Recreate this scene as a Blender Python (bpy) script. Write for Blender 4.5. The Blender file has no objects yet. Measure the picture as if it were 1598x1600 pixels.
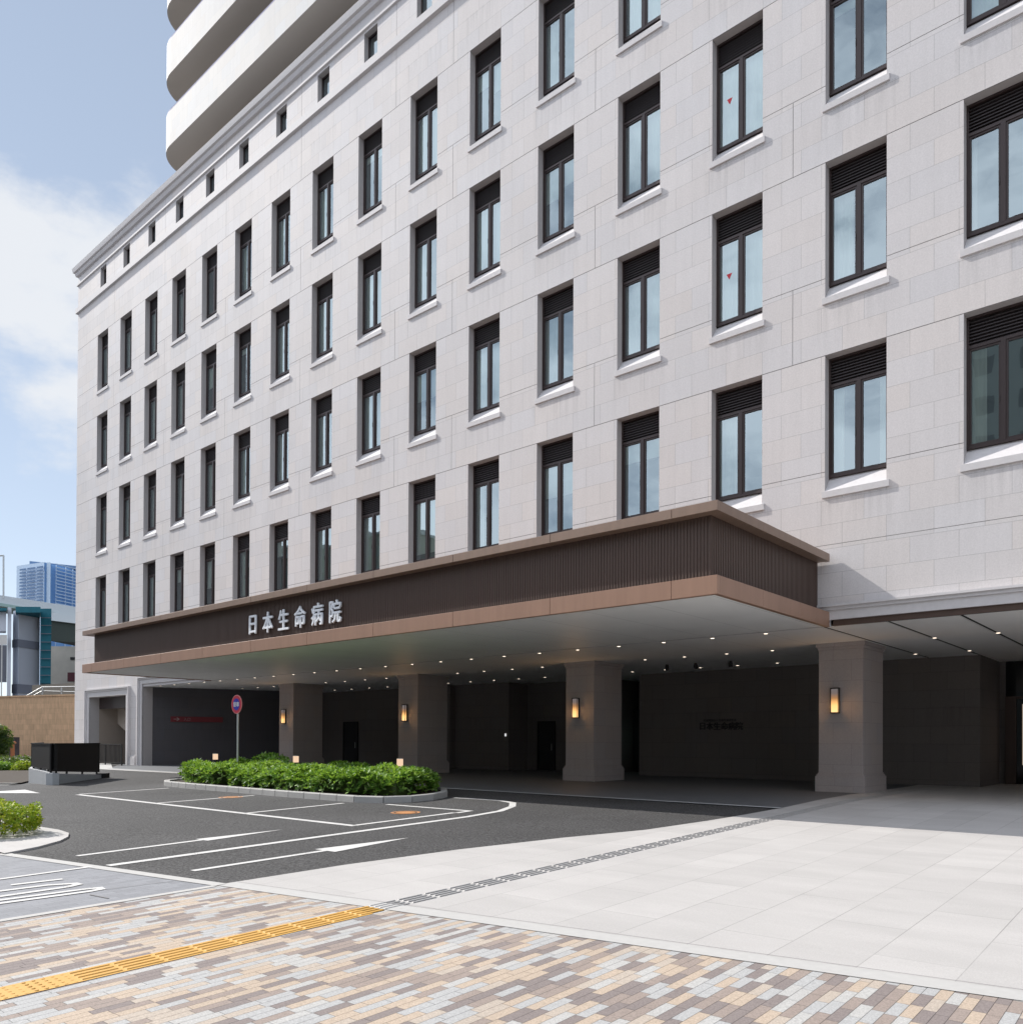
import bpy, bmesh, math, random
from mathutils import Vector, Matrix
R = math.radians
scn = bpy.context.scene
col = scn.collection
rnd = random.Random(7)

# ------------------------------------------------------------------ camera (solved from the facade grid)
F_PX, YAW, PITCH, ROLL, CYP = 1276.148, R(48.9476), R(0.464), R(0.2605), 1147.683
H = 1.31                                   # eye above the floor of the building
_fw = Vector((-math.cos(YAW), math.sin(YAW), 0)); _rt = Vector((math.sin(YAW), math.cos(YAW), 0)); _up = Vector((0, 0, 1))
_fw, _up = _fw*math.cos(PITCH) + _up*math.sin(PITCH), _up*math.cos(PITCH) - _fw*math.sin(PITCH)
_rt, _up = _rt*math.cos(ROLL) + _up*math.sin(ROLL), _up*math.cos(ROLL) - _rt*math.sin(ROLL)
cam_d = bpy.data.cameras.new('camera'); cam = bpy.data.objects.new('camera', cam_d); col.objects.link(cam)
cam.matrix_world = Matrix(((_rt.x, _up.x, -_fw.x, 0), (_rt.y, _up.y, -_fw.y, 0), (_rt.z, _up.z, -_fw.z, H), (0, 0, 0, 1)))
cam_d.sensor_fit = 'HORIZONTAL'; cam_d.sensor_width = 36
cam_d.lens = F_PX/1598*36; cam_d.shift_y = (CYP-800)/1598
cam_d.clip_start = .05; cam_d.clip_end = 5000
scn.camera = cam

def ray(x, y): return _fw + _rt*((x-799)/F_PX) - _up*((y-CYP)/F_PX)
def at(x, y, d): return ray(x, y)*d + Vector((0, 0, H))          # a point at a known distance in front of the eye
D = 18.539                                 # facade plane
SL = .02                                   # the forecourt falls 2 % towards the street
def gz(y):
    if y >= D: return 0.
    return -SL*(D-max(y, -12))
def G(x, y):
    r = ray(x, y); p = r*(-H/r.z)
    if p.y >= D: return (p.x, p.y)
    t = -(H+SL*D)/(r.z-SL*r.y)
    return (r.x*t, r.y*t)

# ------------------------------------------------------------------ node helpers
class N:
    def __init__(s, name):
        s.m = bpy.data.materials.new(name); s.m.use_nodes = True
        s.t = s.m.node_tree; s.t.nodes.clear()
        s.out = s.t.nodes.new('ShaderNodeOutputMaterial')
    def new(s, typ, **kw):
        n = s.t.nodes.new(typ)
        for k, v in kw.items(): setattr(n, k, v)
        return n
    def put(s, sock, v):
        if isinstance(v, bpy.types.NodeSocket): s.t.links.new(v, sock)
        elif v is not None:
            if hasattr(sock.default_value, '__len__') and len(sock.default_value) == 4 and len(v) == 3: v = (*v, 1)
            sock.default_value = v
    def math(s, op, a, b=None, c=None):
        n = s.new('ShaderNodeMath', operation=op)
        s.put(n.inputs[0], a)
        if b is not None: s.put(n.inputs[1], b)
        if c is not None: s.put(n.inputs[2], c)
        return n.outputs[0]
    def co(s, kind='Object'): return s.new('ShaderNodeTexCoord').outputs[kind]
    def pos(s): return s.new('ShaderNodeNewGeometry').outputs['Position']
    def sep(s, v):
        n = s.new('ShaderNodeSeparateXYZ'); s.put(n.inputs[0], v); return n.outputs
    def comb(s, x, y, z=0.):
        n = s.new('ShaderNodeCombineXYZ')
        s.put(n.inputs[0], x); s.put(n.inputs[1], y); s.put(n.inputs[2], z); return n.outputs[0]
    def noise(s, v, scale, detail=3, rough=.5, out=0):
        n = s.new('ShaderNodeTexNoise'); s.put(n.inputs['Vector'], v)
        n.inputs['Scale'].default_value = scale; n.inputs['Detail'].default_value = detail; n.inputs['Roughness'].default_value = rough
        return n.outputs[out]
    def white(s, v):
        n = s.new('ShaderNodeTexWhiteNoise', noise_dimensions='3D'); s.put(n.inputs['Vector'], v); return n.outputs[0]
    def ramp(s, f, stops, interp='LINEAR'):
        n = s.new('ShaderNodeValToRGB'); n.color_ramp.interpolation = interp
        e = n.color_ramp.elements
        while len(e) < len(stops): e.new(.5)
        for el, (p, c) in zip(e, stops):
            el.position = p; el.color = (*c, 1) if len(c) == 3 else c
        s.put(n.inputs[0], f); return n.outputs[0]
    def mix(s, f, a, b, blend='MIX'):
        n = s.new('ShaderNodeMix', data_type='RGBA', blend_type=blend)
        s.put(n.inputs[0], f); s.put(n.inputs[6], a); s.put(n.inputs[7], b); return n.outputs[2]
    def map(s, f, a, b, c, d):
        n = s.new('ShaderNodeMapRange'); s.put(n.inputs[0], f)
        for i, v in enumerate((a, b, c, d)): n.inputs[i+1].default_value = v
        return n.outputs[0]
    def bump(s, h, strength=.3, dist=.01):
        n = s.new('ShaderNodeBump'); s.put(n.inputs['Height'], h)
        n.inputs['Strength'].default_value = strength; n.inputs['Distance'].default_value = dist; return n.outputs[0]
    def pbr(s, color, rough=.6, metal=0., normal=None, spec=.5, **kw):
        n = s.new('ShaderNodeBsdfPrincipled')
        s.put(n.inputs['Base Color'], color); s.put(n.inputs['Roughness'], rough); s.put(n.inputs['Metallic'], metal)
        s.put(n.inputs['Specular IOR Level'], spec)
        if normal is not None: s.put(n.inputs['Normal'], normal)
        for k, v in kw.items(): s.put(n.inputs[k], v)
        s.t.links.new(n.outputs[0], s.out.inputs[0]); return s.m
    def cells(s, u, v, w, h, joint, offset=.5, rand_off=False):
        """rows of blocks: returns (random per block, 1 in the joint)"""
        vr = s.math('DIVIDE', v, h); row = s.math('FLOOR', vr)
        if rand_off: sh = s.white(s.comb(row, 3.1, 7.7))
        else: sh = s.math('MULTIPLY', s.math('FLOORED_MODULO', row, 2.), offset)
        ur = s.math('ADD', s.math('DIVIDE', u, w), sh); cl = s.math('FLOOR', ur)
        fu, fv = s.math('FRACT', ur), s.math('FRACT', vr)
        du = s.math('MULTIPLY', s.math('MINIMUM', fu, s.math('SUBTRACT', 1., fu)), w)
        dv = s.math('MULTIPLY', s.math('MINIMUM', fv, s.math('SUBTRACT', 1., fv)), h)
        jm = s.math('LESS_THAN', s.math('MINIMUM', du, dv), joint/2)
        return s.white(s.comb(cl, row, 1.3)), jm

def plain(name, c, rough=.6, metal=0., var=.0, scale=4., spec=.5, bump=0.):
    n = N(name); p = n.pos()
    colr = (*c, 1)
    nrm = None
    if var:
        f = n.map(n.noise(p, scale, 5, .6), .25, .75, 1-var, 1+var)
        nn = n.new('ShaderNodeVectorMath', operation='SCALE'); nn.inputs[0].default_value = c; n.put(nn.inputs[3], f); colr = nn.outputs[0]
    if bump: nrm = n.bump(n.noise(p, 60, 3), bump, .01)
    return n.pbr(colr, rough, metal, nrm, spec)

M = {}
# pale granite cladding of the facade: 0.94 x 0.55 m blocks in running bond, hair joints
BAY, OW, XR1, ZR4 = 2.81, 1.32, -44.80, 8.765+H
def stone(name, base, joint_dark=.72, facade=True, course=.55):
    n = N(name); p = n.pos(); x, y, z = n.sep(p)
    u = n.math('ADD', x, y) if facade else x
    r, j = n.cells(n.math('SUBTRACT', u, XR1+D), n.math('SUBTRACT', z, ZR4), BAY/3, course, .011)
    tone = n.math('ADD', n.map(r, 0, 1, .972, 1.024), n.map(n.noise(p, .35, 4), .3, .7, -.03, .03))
    grain = n.map(n.noise(p, 30, 5, .8), .38, .62, .94, 1.06)
    streak = n.map(n.noise(n.comb(n.math('MULTIPLY', u, 5.), n.math('MULTIPLY', z, .35), 0.), 1., 4, .6), .35, .75, 1.012, .965)
    f = n.math('MULTIPLY', n.math('MULTIPLY', tone, grain), streak)
    f = n.math('MULTIPLY', f, n.map(j, 0, 1, 1, joint_dark))
    if facade and course == .55:                                         # rain stains under the sills
        fz = n.math('FRACT', n.math('DIVIDE', n.math('SUBTRACT', z, ZR4-3.25), 4.4))
        fx = n.math('FRACT', n.math('DIVIDE', n.math('SUBTRACT', x, XR1-1.50), 2.81))
        st = n.math('MULTIPLY', n.map(fz, .74, 1., 0, 1), n.math('LESS_THAN', fx, .60))
        st = n.math('MULTIPLY', st, n.map(n.noise(n.comb(n.math('MULTIPLY', x, 9.), n.math('MULTIPLY', z, .5), 0.), 1., 5, .7), .42, .68, 0, 1))
        f = n.math('MULTIPLY', f, n.map(st, 0, 1, 1, .84))
    warm = n.mix(n.white(n.comb(r, 2.2, .4)), (base[0]*1.02, base[1]*.995, base[2]*.975), (base[0]*.985, base[1]*.995, base[2]*1.015))
    v = n.new('ShaderNodeVectorMath', operation='SCALE'); n.put(v.inputs[0], warm); n.put(v.inputs[3], f)
    return n.pbr(v.outputs[0], .72, 0, n.bump(n.noise(p, 55, 4, .7), .12, .004), .3)
M['stone'] = stone('granite_cladding', (.625, .60, .598))
M['trim'] = plain('granite_trim', (.60, .58, .585), .7, var=.05, scale=9, spec=.3)
M['pillar'] = stone('pillar_granite', (.40, .355, .34), .8)
M['joint'] = plain('joint_sealant', (.22, .21, .21), .9)
M['reveal'] = plain('reveal_granite', (.44, .42, .42), .75, var=.05, scale=12, spec=.3)
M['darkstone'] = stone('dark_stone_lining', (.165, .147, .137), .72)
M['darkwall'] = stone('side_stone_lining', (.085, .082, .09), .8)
M['frame'] = plain('brown_window_aluminium', (.050, .035, .034), .38, .2)
M['louvre'] = plain('dark_louvre_aluminium', (.040, .032, .033), .45, .2)
M['dark'] = plain('unlit_room', (.03, .03, .032), .9)
M['room'] = plain('room_wall', (.10, .105, .10), .9)
M['black'] = plain('black_steel', (.009, .008, .008), .6, .0)
M['white'] = plain('white_render', (.70, .69, .67), .7, var=.02, scale=2)
M['balcony'] = stone('balcony_panel', (.60, .59, .575), .86, course=.7)
M['soffit'] = None
M['concrete'] = plain('pale_concrete', (.46, .47, .48), .8, var=.06, scale=3)
M['kerb'] = plain('kerb_concrete', (.40, .39, .375), .85, var=.07, scale=5)
M['steel'] = plain('galvanised_steel', (.55, .56, .56), .35, .7)
M['soil'] = plain('soil', (.045, .032, .022), .95, var=.3, scale=20)
M['bark'] = plain('bark', (.06, .045, .03), .9, var=.2, scale=20)

def bronze(name, c, rough):
    n = N(name); p = n.pos(); x, y, z = n.sep(p)
    f = n.map(n.noise(n.comb(n.math('MULTIPLY', n.math('ADD', x, y), 6.), n.math('MULTIPLY', z, .6), 0.), 1., 4, .6), .3, .7, .93, 1.07)
    v = n.new('ShaderNodeVectorMath', operation='SCALE'); v.inputs[0].default_value = c; n.put(v.inputs[3], f)
    return n.pbr(v.outputs[0], rough, .12, None, .45)
M['bronze'] = bronze('bronze_panel', (.32, .19, .132), .42)
M['bronze_roof'] = bronze('bronze_roof_edge', (.235, .16, .12), .42)
M['bronze_dark'] = bronze('bronze_ribbed_panel', (.088, .057, .045), .45)

# soffit: metal ceiling panels with fine joints along y
def soffit():
    n = N('ceiling_panel'); p = n.pos(); x, y, z = n.sep(p)
    fx = n.math('FRACT', n.math('DIVIDE', n.math('ADD', x, 6.9), 1.405))
    d = n.math('MULTIPLY', n.math('MINIMUM', fx, n.math('SUBTRACT', 1., fx)), 1.405)
    j = n.math('LESS_THAN', d, .007)
    f = n.math('MULTIPLY', n.map(n.noise(p, .8, 3), .3, .7, .97, 1.03), n.map(j, 0, 1, 1, .6))
    v = n.new('ShaderNodeVectorMath', operation='SCALE'); v.inputs[0].default_value = (.91, .91, .89); n.put(v.inputs[3], f)
    return n.pbr(v.outputs[0], .5, 0, None, .4)
M['soffit'] = soffit()

def glass():
    n = N('window_glass')
    g = n.new('ShaderNodeBsdfGlossy'); g.inputs['Roughness'].default_value = .0; g.inputs['Color'].default_value = (.80, .93, .97, 1)
    wob = n.noise(n.pos(), .9, 2)
    n.put(g.inputs['Normal'], n.bump(wob, .06, .05))
    t = n.new('ShaderNodeBsdfTransparent'); t.inputs['Color'].default_value = (.90, .97, .93, 1)
    fr = n.new('ShaderNodeFresnel'); fr.inputs['IOR'].default_value = 1.5
    k = n.math('MINIMUM', n.math('ADD', n.math('MULTIPLY', fr.outputs[0], .9), .33), 1.)
    mx = n.new('ShaderNodeMixShader'); n.put(mx.inputs[0], k); n.put(mx.inputs[1], t.outputs[0]); n.put(mx.inputs[2], g.outputs[0])
    n.t.links.new(mx.outputs[0], n.out.inputs[0]); return n.m
M['glass'] = glass()
def glass2():
    n = N('door_glass')
    return n.pbr((.012, .013, .014), .06, 0, None, .35)
M['door_glass'] = glass2()
M['curtain'] = None
def curtain():
    n = N('lace_curtain')
    return n.pbr(n.mix(n.noise(n.pos(), .7, 2), (.72, .77, .72), (.84, .87, .82)), .9)
M['curtain'] = curtain()

def emit(name, c, s, grad=None):
    n = N(name)
    e = n.new('ShaderNodeEmission'); e.inputs[1].default_value = s; e.inputs[0].default_value = (*c, 1)
    if grad:
        z = n.sep(n.co('Generated'))[2]
        n.put(e.inputs[0], n.ramp(z, grad))
    n.t.links.new(e.outputs[0], n.out.inputs[0]); return n.m
M['lamp'] = emit('lamp_glass_lit', (1, .55, .2), .8, [(0, (1, .62, .27)), (.3, (1, .52, .18)), (.6, (.30, .15, .06)), (.8, (.13, .10, .09)), (1, (.11, .10, .10))])
M['down'] = emit('downlight_lens', (1, .84, .66), 2.2)
M['bollard_lamp'] = emit('bollard_glass', (1, .70, .48), .5)
M['greenlit'] = emit('lit_glass_panel', (.5, .85, .78), .22)
M['roomlit'] = emit('lit_corridor', (.85, .68, .55), .22)
M['spot'] = emit('small_pictogram_light', (.9, .9, .9), .5)
M['letter'] = plain('brushed_steel_letter', (.86, .89, .93), .5, .0)
M['letter_dark'] = plain('dark_bronze_letter', (.012, .011, .011), .5)

# ---- paving
def asphalt():
    n = N('asphalt'); p = n.pos()
    a = n.noise(p, 30, 5, .85); b = n.noise(p, .35, 4); c = n.noise(p, 140, 2, .6)
    f = n.math('ADD', n.math('MULTIPLY', n.map(a, .41, .59, .15, 1.9), n.map(c, .35, .65, .7, 1.3)), n.map(b, .32, .68, -.22, .2))
    v = n.new('ShaderNodeVectorMath', operation='SCALE'); v.inputs[0].default_value = (.056, .0545, .055); n.put(v.inputs[3], f)
    return n.pbr(v.outputs[0], .82, 0, n.bump(a, .5, .006), .35)
M['asphalt'] = asphalt()
def rot_uv(n, k):
    x, y, z = n.sep(n.pos())
    u = n.math('SUBTRACT', x, n.math('MULTIPLY', y, -k)); v = n.math('ADD', y, n.math('MULTIPLY', x, -k))
    return u, v
def pavers():
    n = N('three_colour_pavers'); p = n.pos()
    u, v = rot_uv(n, .02)
    r, j = n.cells(v, u, .25, .077, .0045, rand_off=True)
    c = n.ramp(r, [(0, (.41, .408, .405)), (.20, (.45, .44, .425)), (.32, (.465, .375, .295)), (.52, (.45, .385, .325)), (.62, (.235, .20, .19)), (.82, (.31, .255, .225))], 'CONSTANT')
    s = n.noise(p, 80, 4, .8)
    f = n.math('MULTIPLY', n.map(s, .38, .62, .80, 1.18), n.map(n.noise(p, 1.1, 4), .3, .7, .95, 1.05))
    f = n.math('MULTIPLY', f, n.map(j, 0, 1, 1, .36))
    vv = n.new('ShaderNodeVectorMath', operation='SCALE'); n.put(vv.inputs[0], c); n.put(vv.inputs[3], f)
    h = n.math('SUBTRACT', n.math('MULTIPLY', s, .3), j)
    return n.pbr(vv.outputs[0], .8, 0, n.bump(h, .35, .004), .3)
M['pavers'] = pavers()
def plaza():
    n = N('white_stone_plaza'); p = n.pos(); u, v = rot_uv(n, .02)
    r, j = n.cells(v, u, 1.8, .60, .007)
    s = n.noise(p, 90, 3, .7)
    f = n.math('MULTIPLY', n.map(r, 0, 1, .945, 1.035), n.map(s, .38, .62, .93, 1.06))
    f = n.math('MULTIPLY', f, n.map(n.noise(n.comb(n.math('MULTIPLY', u, 1.), n.math('MULTIPLY', v, 3.), 0.), .6, 5, .6), .35, .7, .92, 1.03))
    f = n.math('MULTIPLY', f, n.map(n.math('MULTIPLY', j, n.map(n.noise(p, .5, 2), .35, .6, .45, 1)), 0, 1, 1, .55))
    vv = n.new('ShaderNodeVectorMath', operation='SCALE'); vv.inputs[0].default_value = (.485, .466, .452); n.put(vv.inputs[3], f)
    return n.pbr(vv.outputs[0], .7, 0, n.bump(s, .1, .003), .3)
M['plaza'] = plaza()
def greypave():
    n = N('grey_block_driveway'); p = n.pos(); u, v = rot_uv(n, .02)
    r, j = n.cells(v, u, .2, .1, .005)
    f = n.math('MULTIPLY', n.map(r, 0, 1, .9, 1.08), n.map(n.noise(p, 70, 3, .7), .3, .7, .9, 1.1))
    f = n.math('MULTIPLY', f, n.map(j, 0, 1, 1, .7))
    vv = n.new('ShaderNodeVectorMath', operation='SCALE'); vv.inputs[0].default_value = (.235, .24, .26); n.put(vv.inputs[3], f)
    return n.pbr(vv.outputs[0], .8)
M['greypave'] = greypave()
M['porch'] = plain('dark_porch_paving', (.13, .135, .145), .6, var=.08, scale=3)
def road_paint(name, c, wear):
    n = N(name); p = n.pos()
    k = n.map(n.math('ADD', n.noise(p, 45, 4, .8), n.map(n.noise(p, 1.3, 3), .35, .65, -.05, .05)), wear, wear+.06, 0, 1)
    return n.pbr(n.mix(k, c, (.10, .10, .10)), .7)
M['paint'] = road_paint('road_paint', (.60, .59, .575), .60)
M['orange'] = road_paint('orange_road_paint', (.55, .24, .08), .52)
M['yellow'] = plain('yellow_tactile', (.60, .335, .075), .6, var=.06, scale=20)
M['tact_grey'] = plain('steel_tactile', (.42, .405, .39), .5, var=.1, scale=20)
M['strip'] = plain('pale_edging_stone', (.46, .45, .435), .8, var=.05, scale=12)

def leaf(name, stops, trans=.35):
    n = N(name)
    g = n.new('ShaderNodeNewGeometry')
    c = n.ramp(g.outputs['Random Per Island'], stops)
    d = n.new('ShaderNodeBsdfPrincipled'); n.put(d.inputs['Base Color'], c); d.inputs['Roughness'].default_value = .5
    d.inputs['Specular IOR Level'].default_value = .3
    t = n.new('ShaderNodeBsdfTranslucent'); n.put(t.inputs[0], n.mix(.5, c, (.42, .62, .05)))
    mx = n.new('ShaderNodeMixShader'); mx.inputs[0].default_value = trans
    n.put(mx.inputs[1], d.outputs[0]); n.put(mx.inputs[2], t.outputs[0]); n.t.links.new(mx.outputs[0], n.out.inputs[0]); return n.m
M['leaf'] = leaf('hedge_leaf', [(0, (.04, .10, .02)), (.45, (.12, .27, .03)), (.8, (.24, .42, .06)), (1, (.38, .50, .20))])
M['leaf_y'] = leaf('yellow_green_leaf', [(0, (.12, .21, .012)), (.5, (.28, .38, .018)), (1, (.50, .46, .03))], .3)
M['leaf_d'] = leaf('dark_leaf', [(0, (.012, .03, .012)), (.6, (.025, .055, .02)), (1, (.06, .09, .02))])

# ------------------------------------------------------------------ mesh helpers
class MB:
    def __init__(s): s.bm = bmesh.new()
    def quad(s, *pts):
        return s.bm.faces.new([s.bm.verts.new(p) for p in pts])
    def box(s, x0, x1, y0, y1, z0, z1):
        v = [s.bm.verts.new((x, y, z)) for x in (x0, x1) for y in (y0, y1) for z in (z0, z1)]
        for f in ((0, 1, 3, 2), (4, 6, 7, 5), (0, 4, 5, 1), (2, 3, 7, 6), (0, 2, 6, 4), (1, 5, 7, 3)): s.bm.faces.new([v[i] for i in f])
        return s
    def obox(s, c, ax, ay, az):
        """oriented box: centre and three half-axis vectors"""
        c, ax, ay, az = map(Vector, (c, ax, ay, az))
        v = [s.bm.verts.new(c+ax*i+ay*j+az*k) for i in (-1, 1) for j in (-1, 1) for k in (-1, 1)]
        for f in ((0, 1, 3, 2), (4, 6, 7, 5), (0, 4, 5, 1), (2, 3, 7, 6), (0, 2, 6, 4), (1, 5, 7, 3)): s.bm.faces.new([v[i] for i in f])
        return s
    def wall(s, a, b, z0, z1, t):
        """a straight wall from a to b (xy), thickness t to its left"""
        a, b = Vector((*a, 0)), Vector((*b, 0)); d = (b-a); n = Vector((-d.y, d.x, 0)).normalized()*t
        return s.obox((a+b+n)/2+Vector((0, 0, (z0+z1)/2)), d/2, n/2, (0, 0, (z1-z0)/2))
    def cyl(s, c, r, z0, z1, n=16, r2=None):
        r2 = r if r2 is None else r2
        b = [s.bm.verts.new((c[0]+r*math.cos(2*math.pi*i/n), c[1]+r*math.sin(2*math.pi*i/n), z0)) for i in range(n)]
        t = [s.bm.verts.new((c[0]+r2*math.cos(2*math.pi*i/n), c[1]+r2*math.sin(2*math.pi*i/n), z1)) for i in range(n)]
        for i in range(n): s.bm.faces.new((b[i], b[(i+1) % n], t[(i+1) % n], t[i]))
        s.bm.faces.new(t); s.bm.faces.new(b[::-1]); return s
    def tube(s, a, b, r, n=8):
        a, b = Vector(a), Vector(b); d = (b-a).normalized()
        u = d.orthogonal().normalized(); w = d.cross(u)
        A = [s.bm.verts.new(a+(u*math.cos(2*math.pi*i/n)+w*math.sin(2*math.pi*i/n))*r) for i in range(n)]
        B = [s.bm.verts.new(b+(u*math.cos(2*math.pi*i/n)+w*math.sin(2*math.pi*i/n))*r) for i in range(n)]
        for i in range(n): s.bm.faces.new((A[i], A[(i+1) % n], B[(i+1) % n], B[i]))
        s.bm.faces.new(A[::-1]); s.bm.faces.new(B); return s
    def prism(s, pts, z0, z1):
        b = [s.bm.verts.new((x, y, z0)) for x, y in pts]; t = [s.bm.verts.new((x, y, z1)) for x, y in pts]
        n = len(pts)
        for i in range(n): s.bm.faces.new((b[i], b[(i+1) % n], t[(i+1) % n], t[i]))
        s.bm.faces.new(t); s.bm.faces.new(b[::-1]); return s

W = {}                                     # world origin of every object made here
def link(name, data, origin, parent=None):
    o = bpy.data.objects.new(name, data); col.objects.link(o)
    W[o.name] = Vector(origin)
    if parent is not None:
        o.parent = parent; o.location = Vector(origin)-W[parent.name]
    else: o.location = origin
    return o
def obj(name, mb, mat, parent=None, origin=None, smooth=False, bevel=0., mats=None):
    bm = mb.bm
    bmesh.ops.remove_doubles(bm, verts=bm.verts, dist=1e-5) if mats == 'weld' else None
    bmesh.ops.recalc_face_normals(bm, faces=bm.faces)
    if bevel: bmesh.ops.bevel(bm, geom=list(bm.edges), offset=bevel, segments=1, affect='EDGES')
    if origin is None:
        xs, ys, zs = zip(*[v.co for v in bm.verts])
        origin = ((min(xs)+max(xs))/2, (min(ys)+max(ys))/2, min(zs))
    bmesh.ops.translate(bm, verts=bm.verts, vec=-Vector(origin))
    me = bpy.data.meshes.new(name); bm.to_mesh(me); bm.free(); me.materials.append(mat)
    if smooth: me.polygons.foreach_set('use_smooth', [True]*len(me.polygons))
    return link(name, me, origin, parent)
def tag(o, label=None, cat=None, group=None, kind=None):
    if label: o['label'] = label
    if cat: o['category'] = cat
    if group: o['group'] = group
    if kind: o['kind'] = kind
    return o
def thing(name, label, cat, loc, group=None): return tag(link(name, None, loc), label, cat, group)
def struct(name, mb, mat, **k): return tag(obj(name, mb, mat, **k), kind='structure')
def copy_tree(o, delta=None, parent=None):
    c = o.copy(); col.objects.link(c)
    W[c.name] = W[o.name]+(Vector(delta) if delta else Vector((0, 0, 0)))
    if parent is not None: c.parent = parent
    if delta: c.location = o.location+Vector(delta)
    for ch in list(KIDS(o)): copy_tree(ch, None, c)
    return c
def KIDS(o): return [x for x in col.objects if x.parent == o]

def sheet(mb, pts, lift):
    """a flat paved area following the fall of the forecourt"""
    for side in (0, 1):
        poly = []
        n = len(pts)
        for i in range(n):
            a, b = pts[i], pts[(i+1) % n]
            ina, inb = ((a[1] <= D) == (side == 0)), ((b[1] <= D) == (side == 0))
            if ina: poly.append(a)
            if ina != inb:
                t = (D-a[1])/(b[1]-a[1]); poly.append((a[0]+(b[0]-a[0])*t, D))
        if len(poly) > 2:
            mb.bm.faces.new([mb.bm.verts.new((x, y, gz(y)+lift)) for x, y in poly])
    return mb
def stroke(mb, pts, w, lift, closed=False):
    """a painted or laid line of width w"""
    P = [Vector(p) for p in pts]; n = len(P); L, Rr = [], []
    for i in range(n):
        a, b = (P[i-1], P[(i+1) % n]) if closed else (P[max(i-1, 0)], P[min(i+1, n-1)])
        d = (b-a).normalized(); q = Vector((-d.y, d.x))*w/2
        if 0 < i < n-1 or closed:
            d1 = (P[i]-P[i-1]).normalized(); c = max(.45, abs(d.dot(d1))); q /= c
        L.append(P[i]+q); Rr.append(P[i]-q)
    for i in range(n if closed else n-1):
        k = (i+1) % n
        mb.bm.faces.new([mb.bm.verts.new((p.x, p.y, gz(p.y)+lift)) for p in (L[i], Rr[i], Rr[k], L[k])])
    return mb

# ------------------------------------------------------------------ ground and paving
def border(x): return 4.62+.16*(x+8.19)            # street border line
b = MB()
for y0, y1 in ((-2500, -12), (-12, D), (D, 2500)):
    b.quad((-2500, y0, gz(y0)-.03), (2500, y0, gz(y0)-.03), (2500, y1, gz(y1)-.03), (-2500, y1, gz(y1)-.03))
struct('ground', b, M['asphalt'])
b = MB(); sheet(b, [(-60, 1.5), (-6, 1.5), (-6, 16.2), (-60, 16.2)], 0); struct('driveway', b, M['asphalt'])
edge = [(-8.26, 4.66), (-8.22, 6.32), (-8.0, 8.13), (-7.6, 9.94), (-7.12, 11.5), (-6.93, 13.3), (-6.86, 14.6), (-6.82, 16.15)]
b = MB(); sheet(b, edge+[(-6.9, D), (-7.05, 21.0), (-7.05, 26.0), (-7.3, 31), (40, 31), (40, border(40)), ], .008); struct('plaza', b, M['plaza'])
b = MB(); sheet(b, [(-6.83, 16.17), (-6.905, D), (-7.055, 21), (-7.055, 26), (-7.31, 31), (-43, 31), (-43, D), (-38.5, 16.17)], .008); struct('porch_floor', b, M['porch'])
b = MB(); sheet(b, [(-8.2, border(-8.2)), (60, border(60)), (60, -11), (-8.2, -11)], .008); struct('brick_pavement', b, M['pavers'])
b = MB(); sheet(b, [(-8.2, border(-8.2)), (-8.2, -11), (-60, -11), (-60, 2.9), (-12.8, 3.86)], .008); struct('grey_pavement', b, M['greypave'])
b = MB()
stroke(b, [(-12.75, 3.9), (-8.2, 4.63)], .15, .014); stroke(b, [(-8.2, 4.55), (-8.2, -11)], .10, .013)
struct('pavement_edging', b, M['strip'])
b = MB(); stroke(b, [(-8.2, 4.70), (60, border(60)+.05)], .22, .013); struct('plaza_edging', b, M['strip'])
b = MB(); stroke(b, [(-8.2, 4.825), (60, border(60)+.175)], .012, .016); struct('drain_slot', b, M['joint'])
b = MB(); stroke(b, [(-6.8, 16.16), (-38.5, 16.16)], .16, .02); struct('porch_kerb', b, M['concrete'])
b = MB(); sheet(b, [(-38.0, 15.6), (-25.8, 16.1), (-38.5, 16.3), (-44, D), (-60, D), (-60, 16.2)], .012); struct('side_pavement', b, M['strip'])

# white peninsula at the left with its shrub
b = MB(); pen = [(-12.62, 3.9), (-12.96, 4.45), (-13.4, 4.9), (-13.82, 5.17), (-14.3, 5.36), (-14.9, 5.43), (-17, 5.33), (-32, 4.9), (-32, 3.6)]
sheet(b, pen, .03)
for i in range(6):
    a, c = pen[i], pen[i+1]; b.quad((*a, gz(a[1])-.02), (*c, gz(c[1])-.02), (*c, gz(c[1])+.03), (*a, gz(a[1])+.03))
struct('white_pavement', b, M['plaza'])

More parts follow.
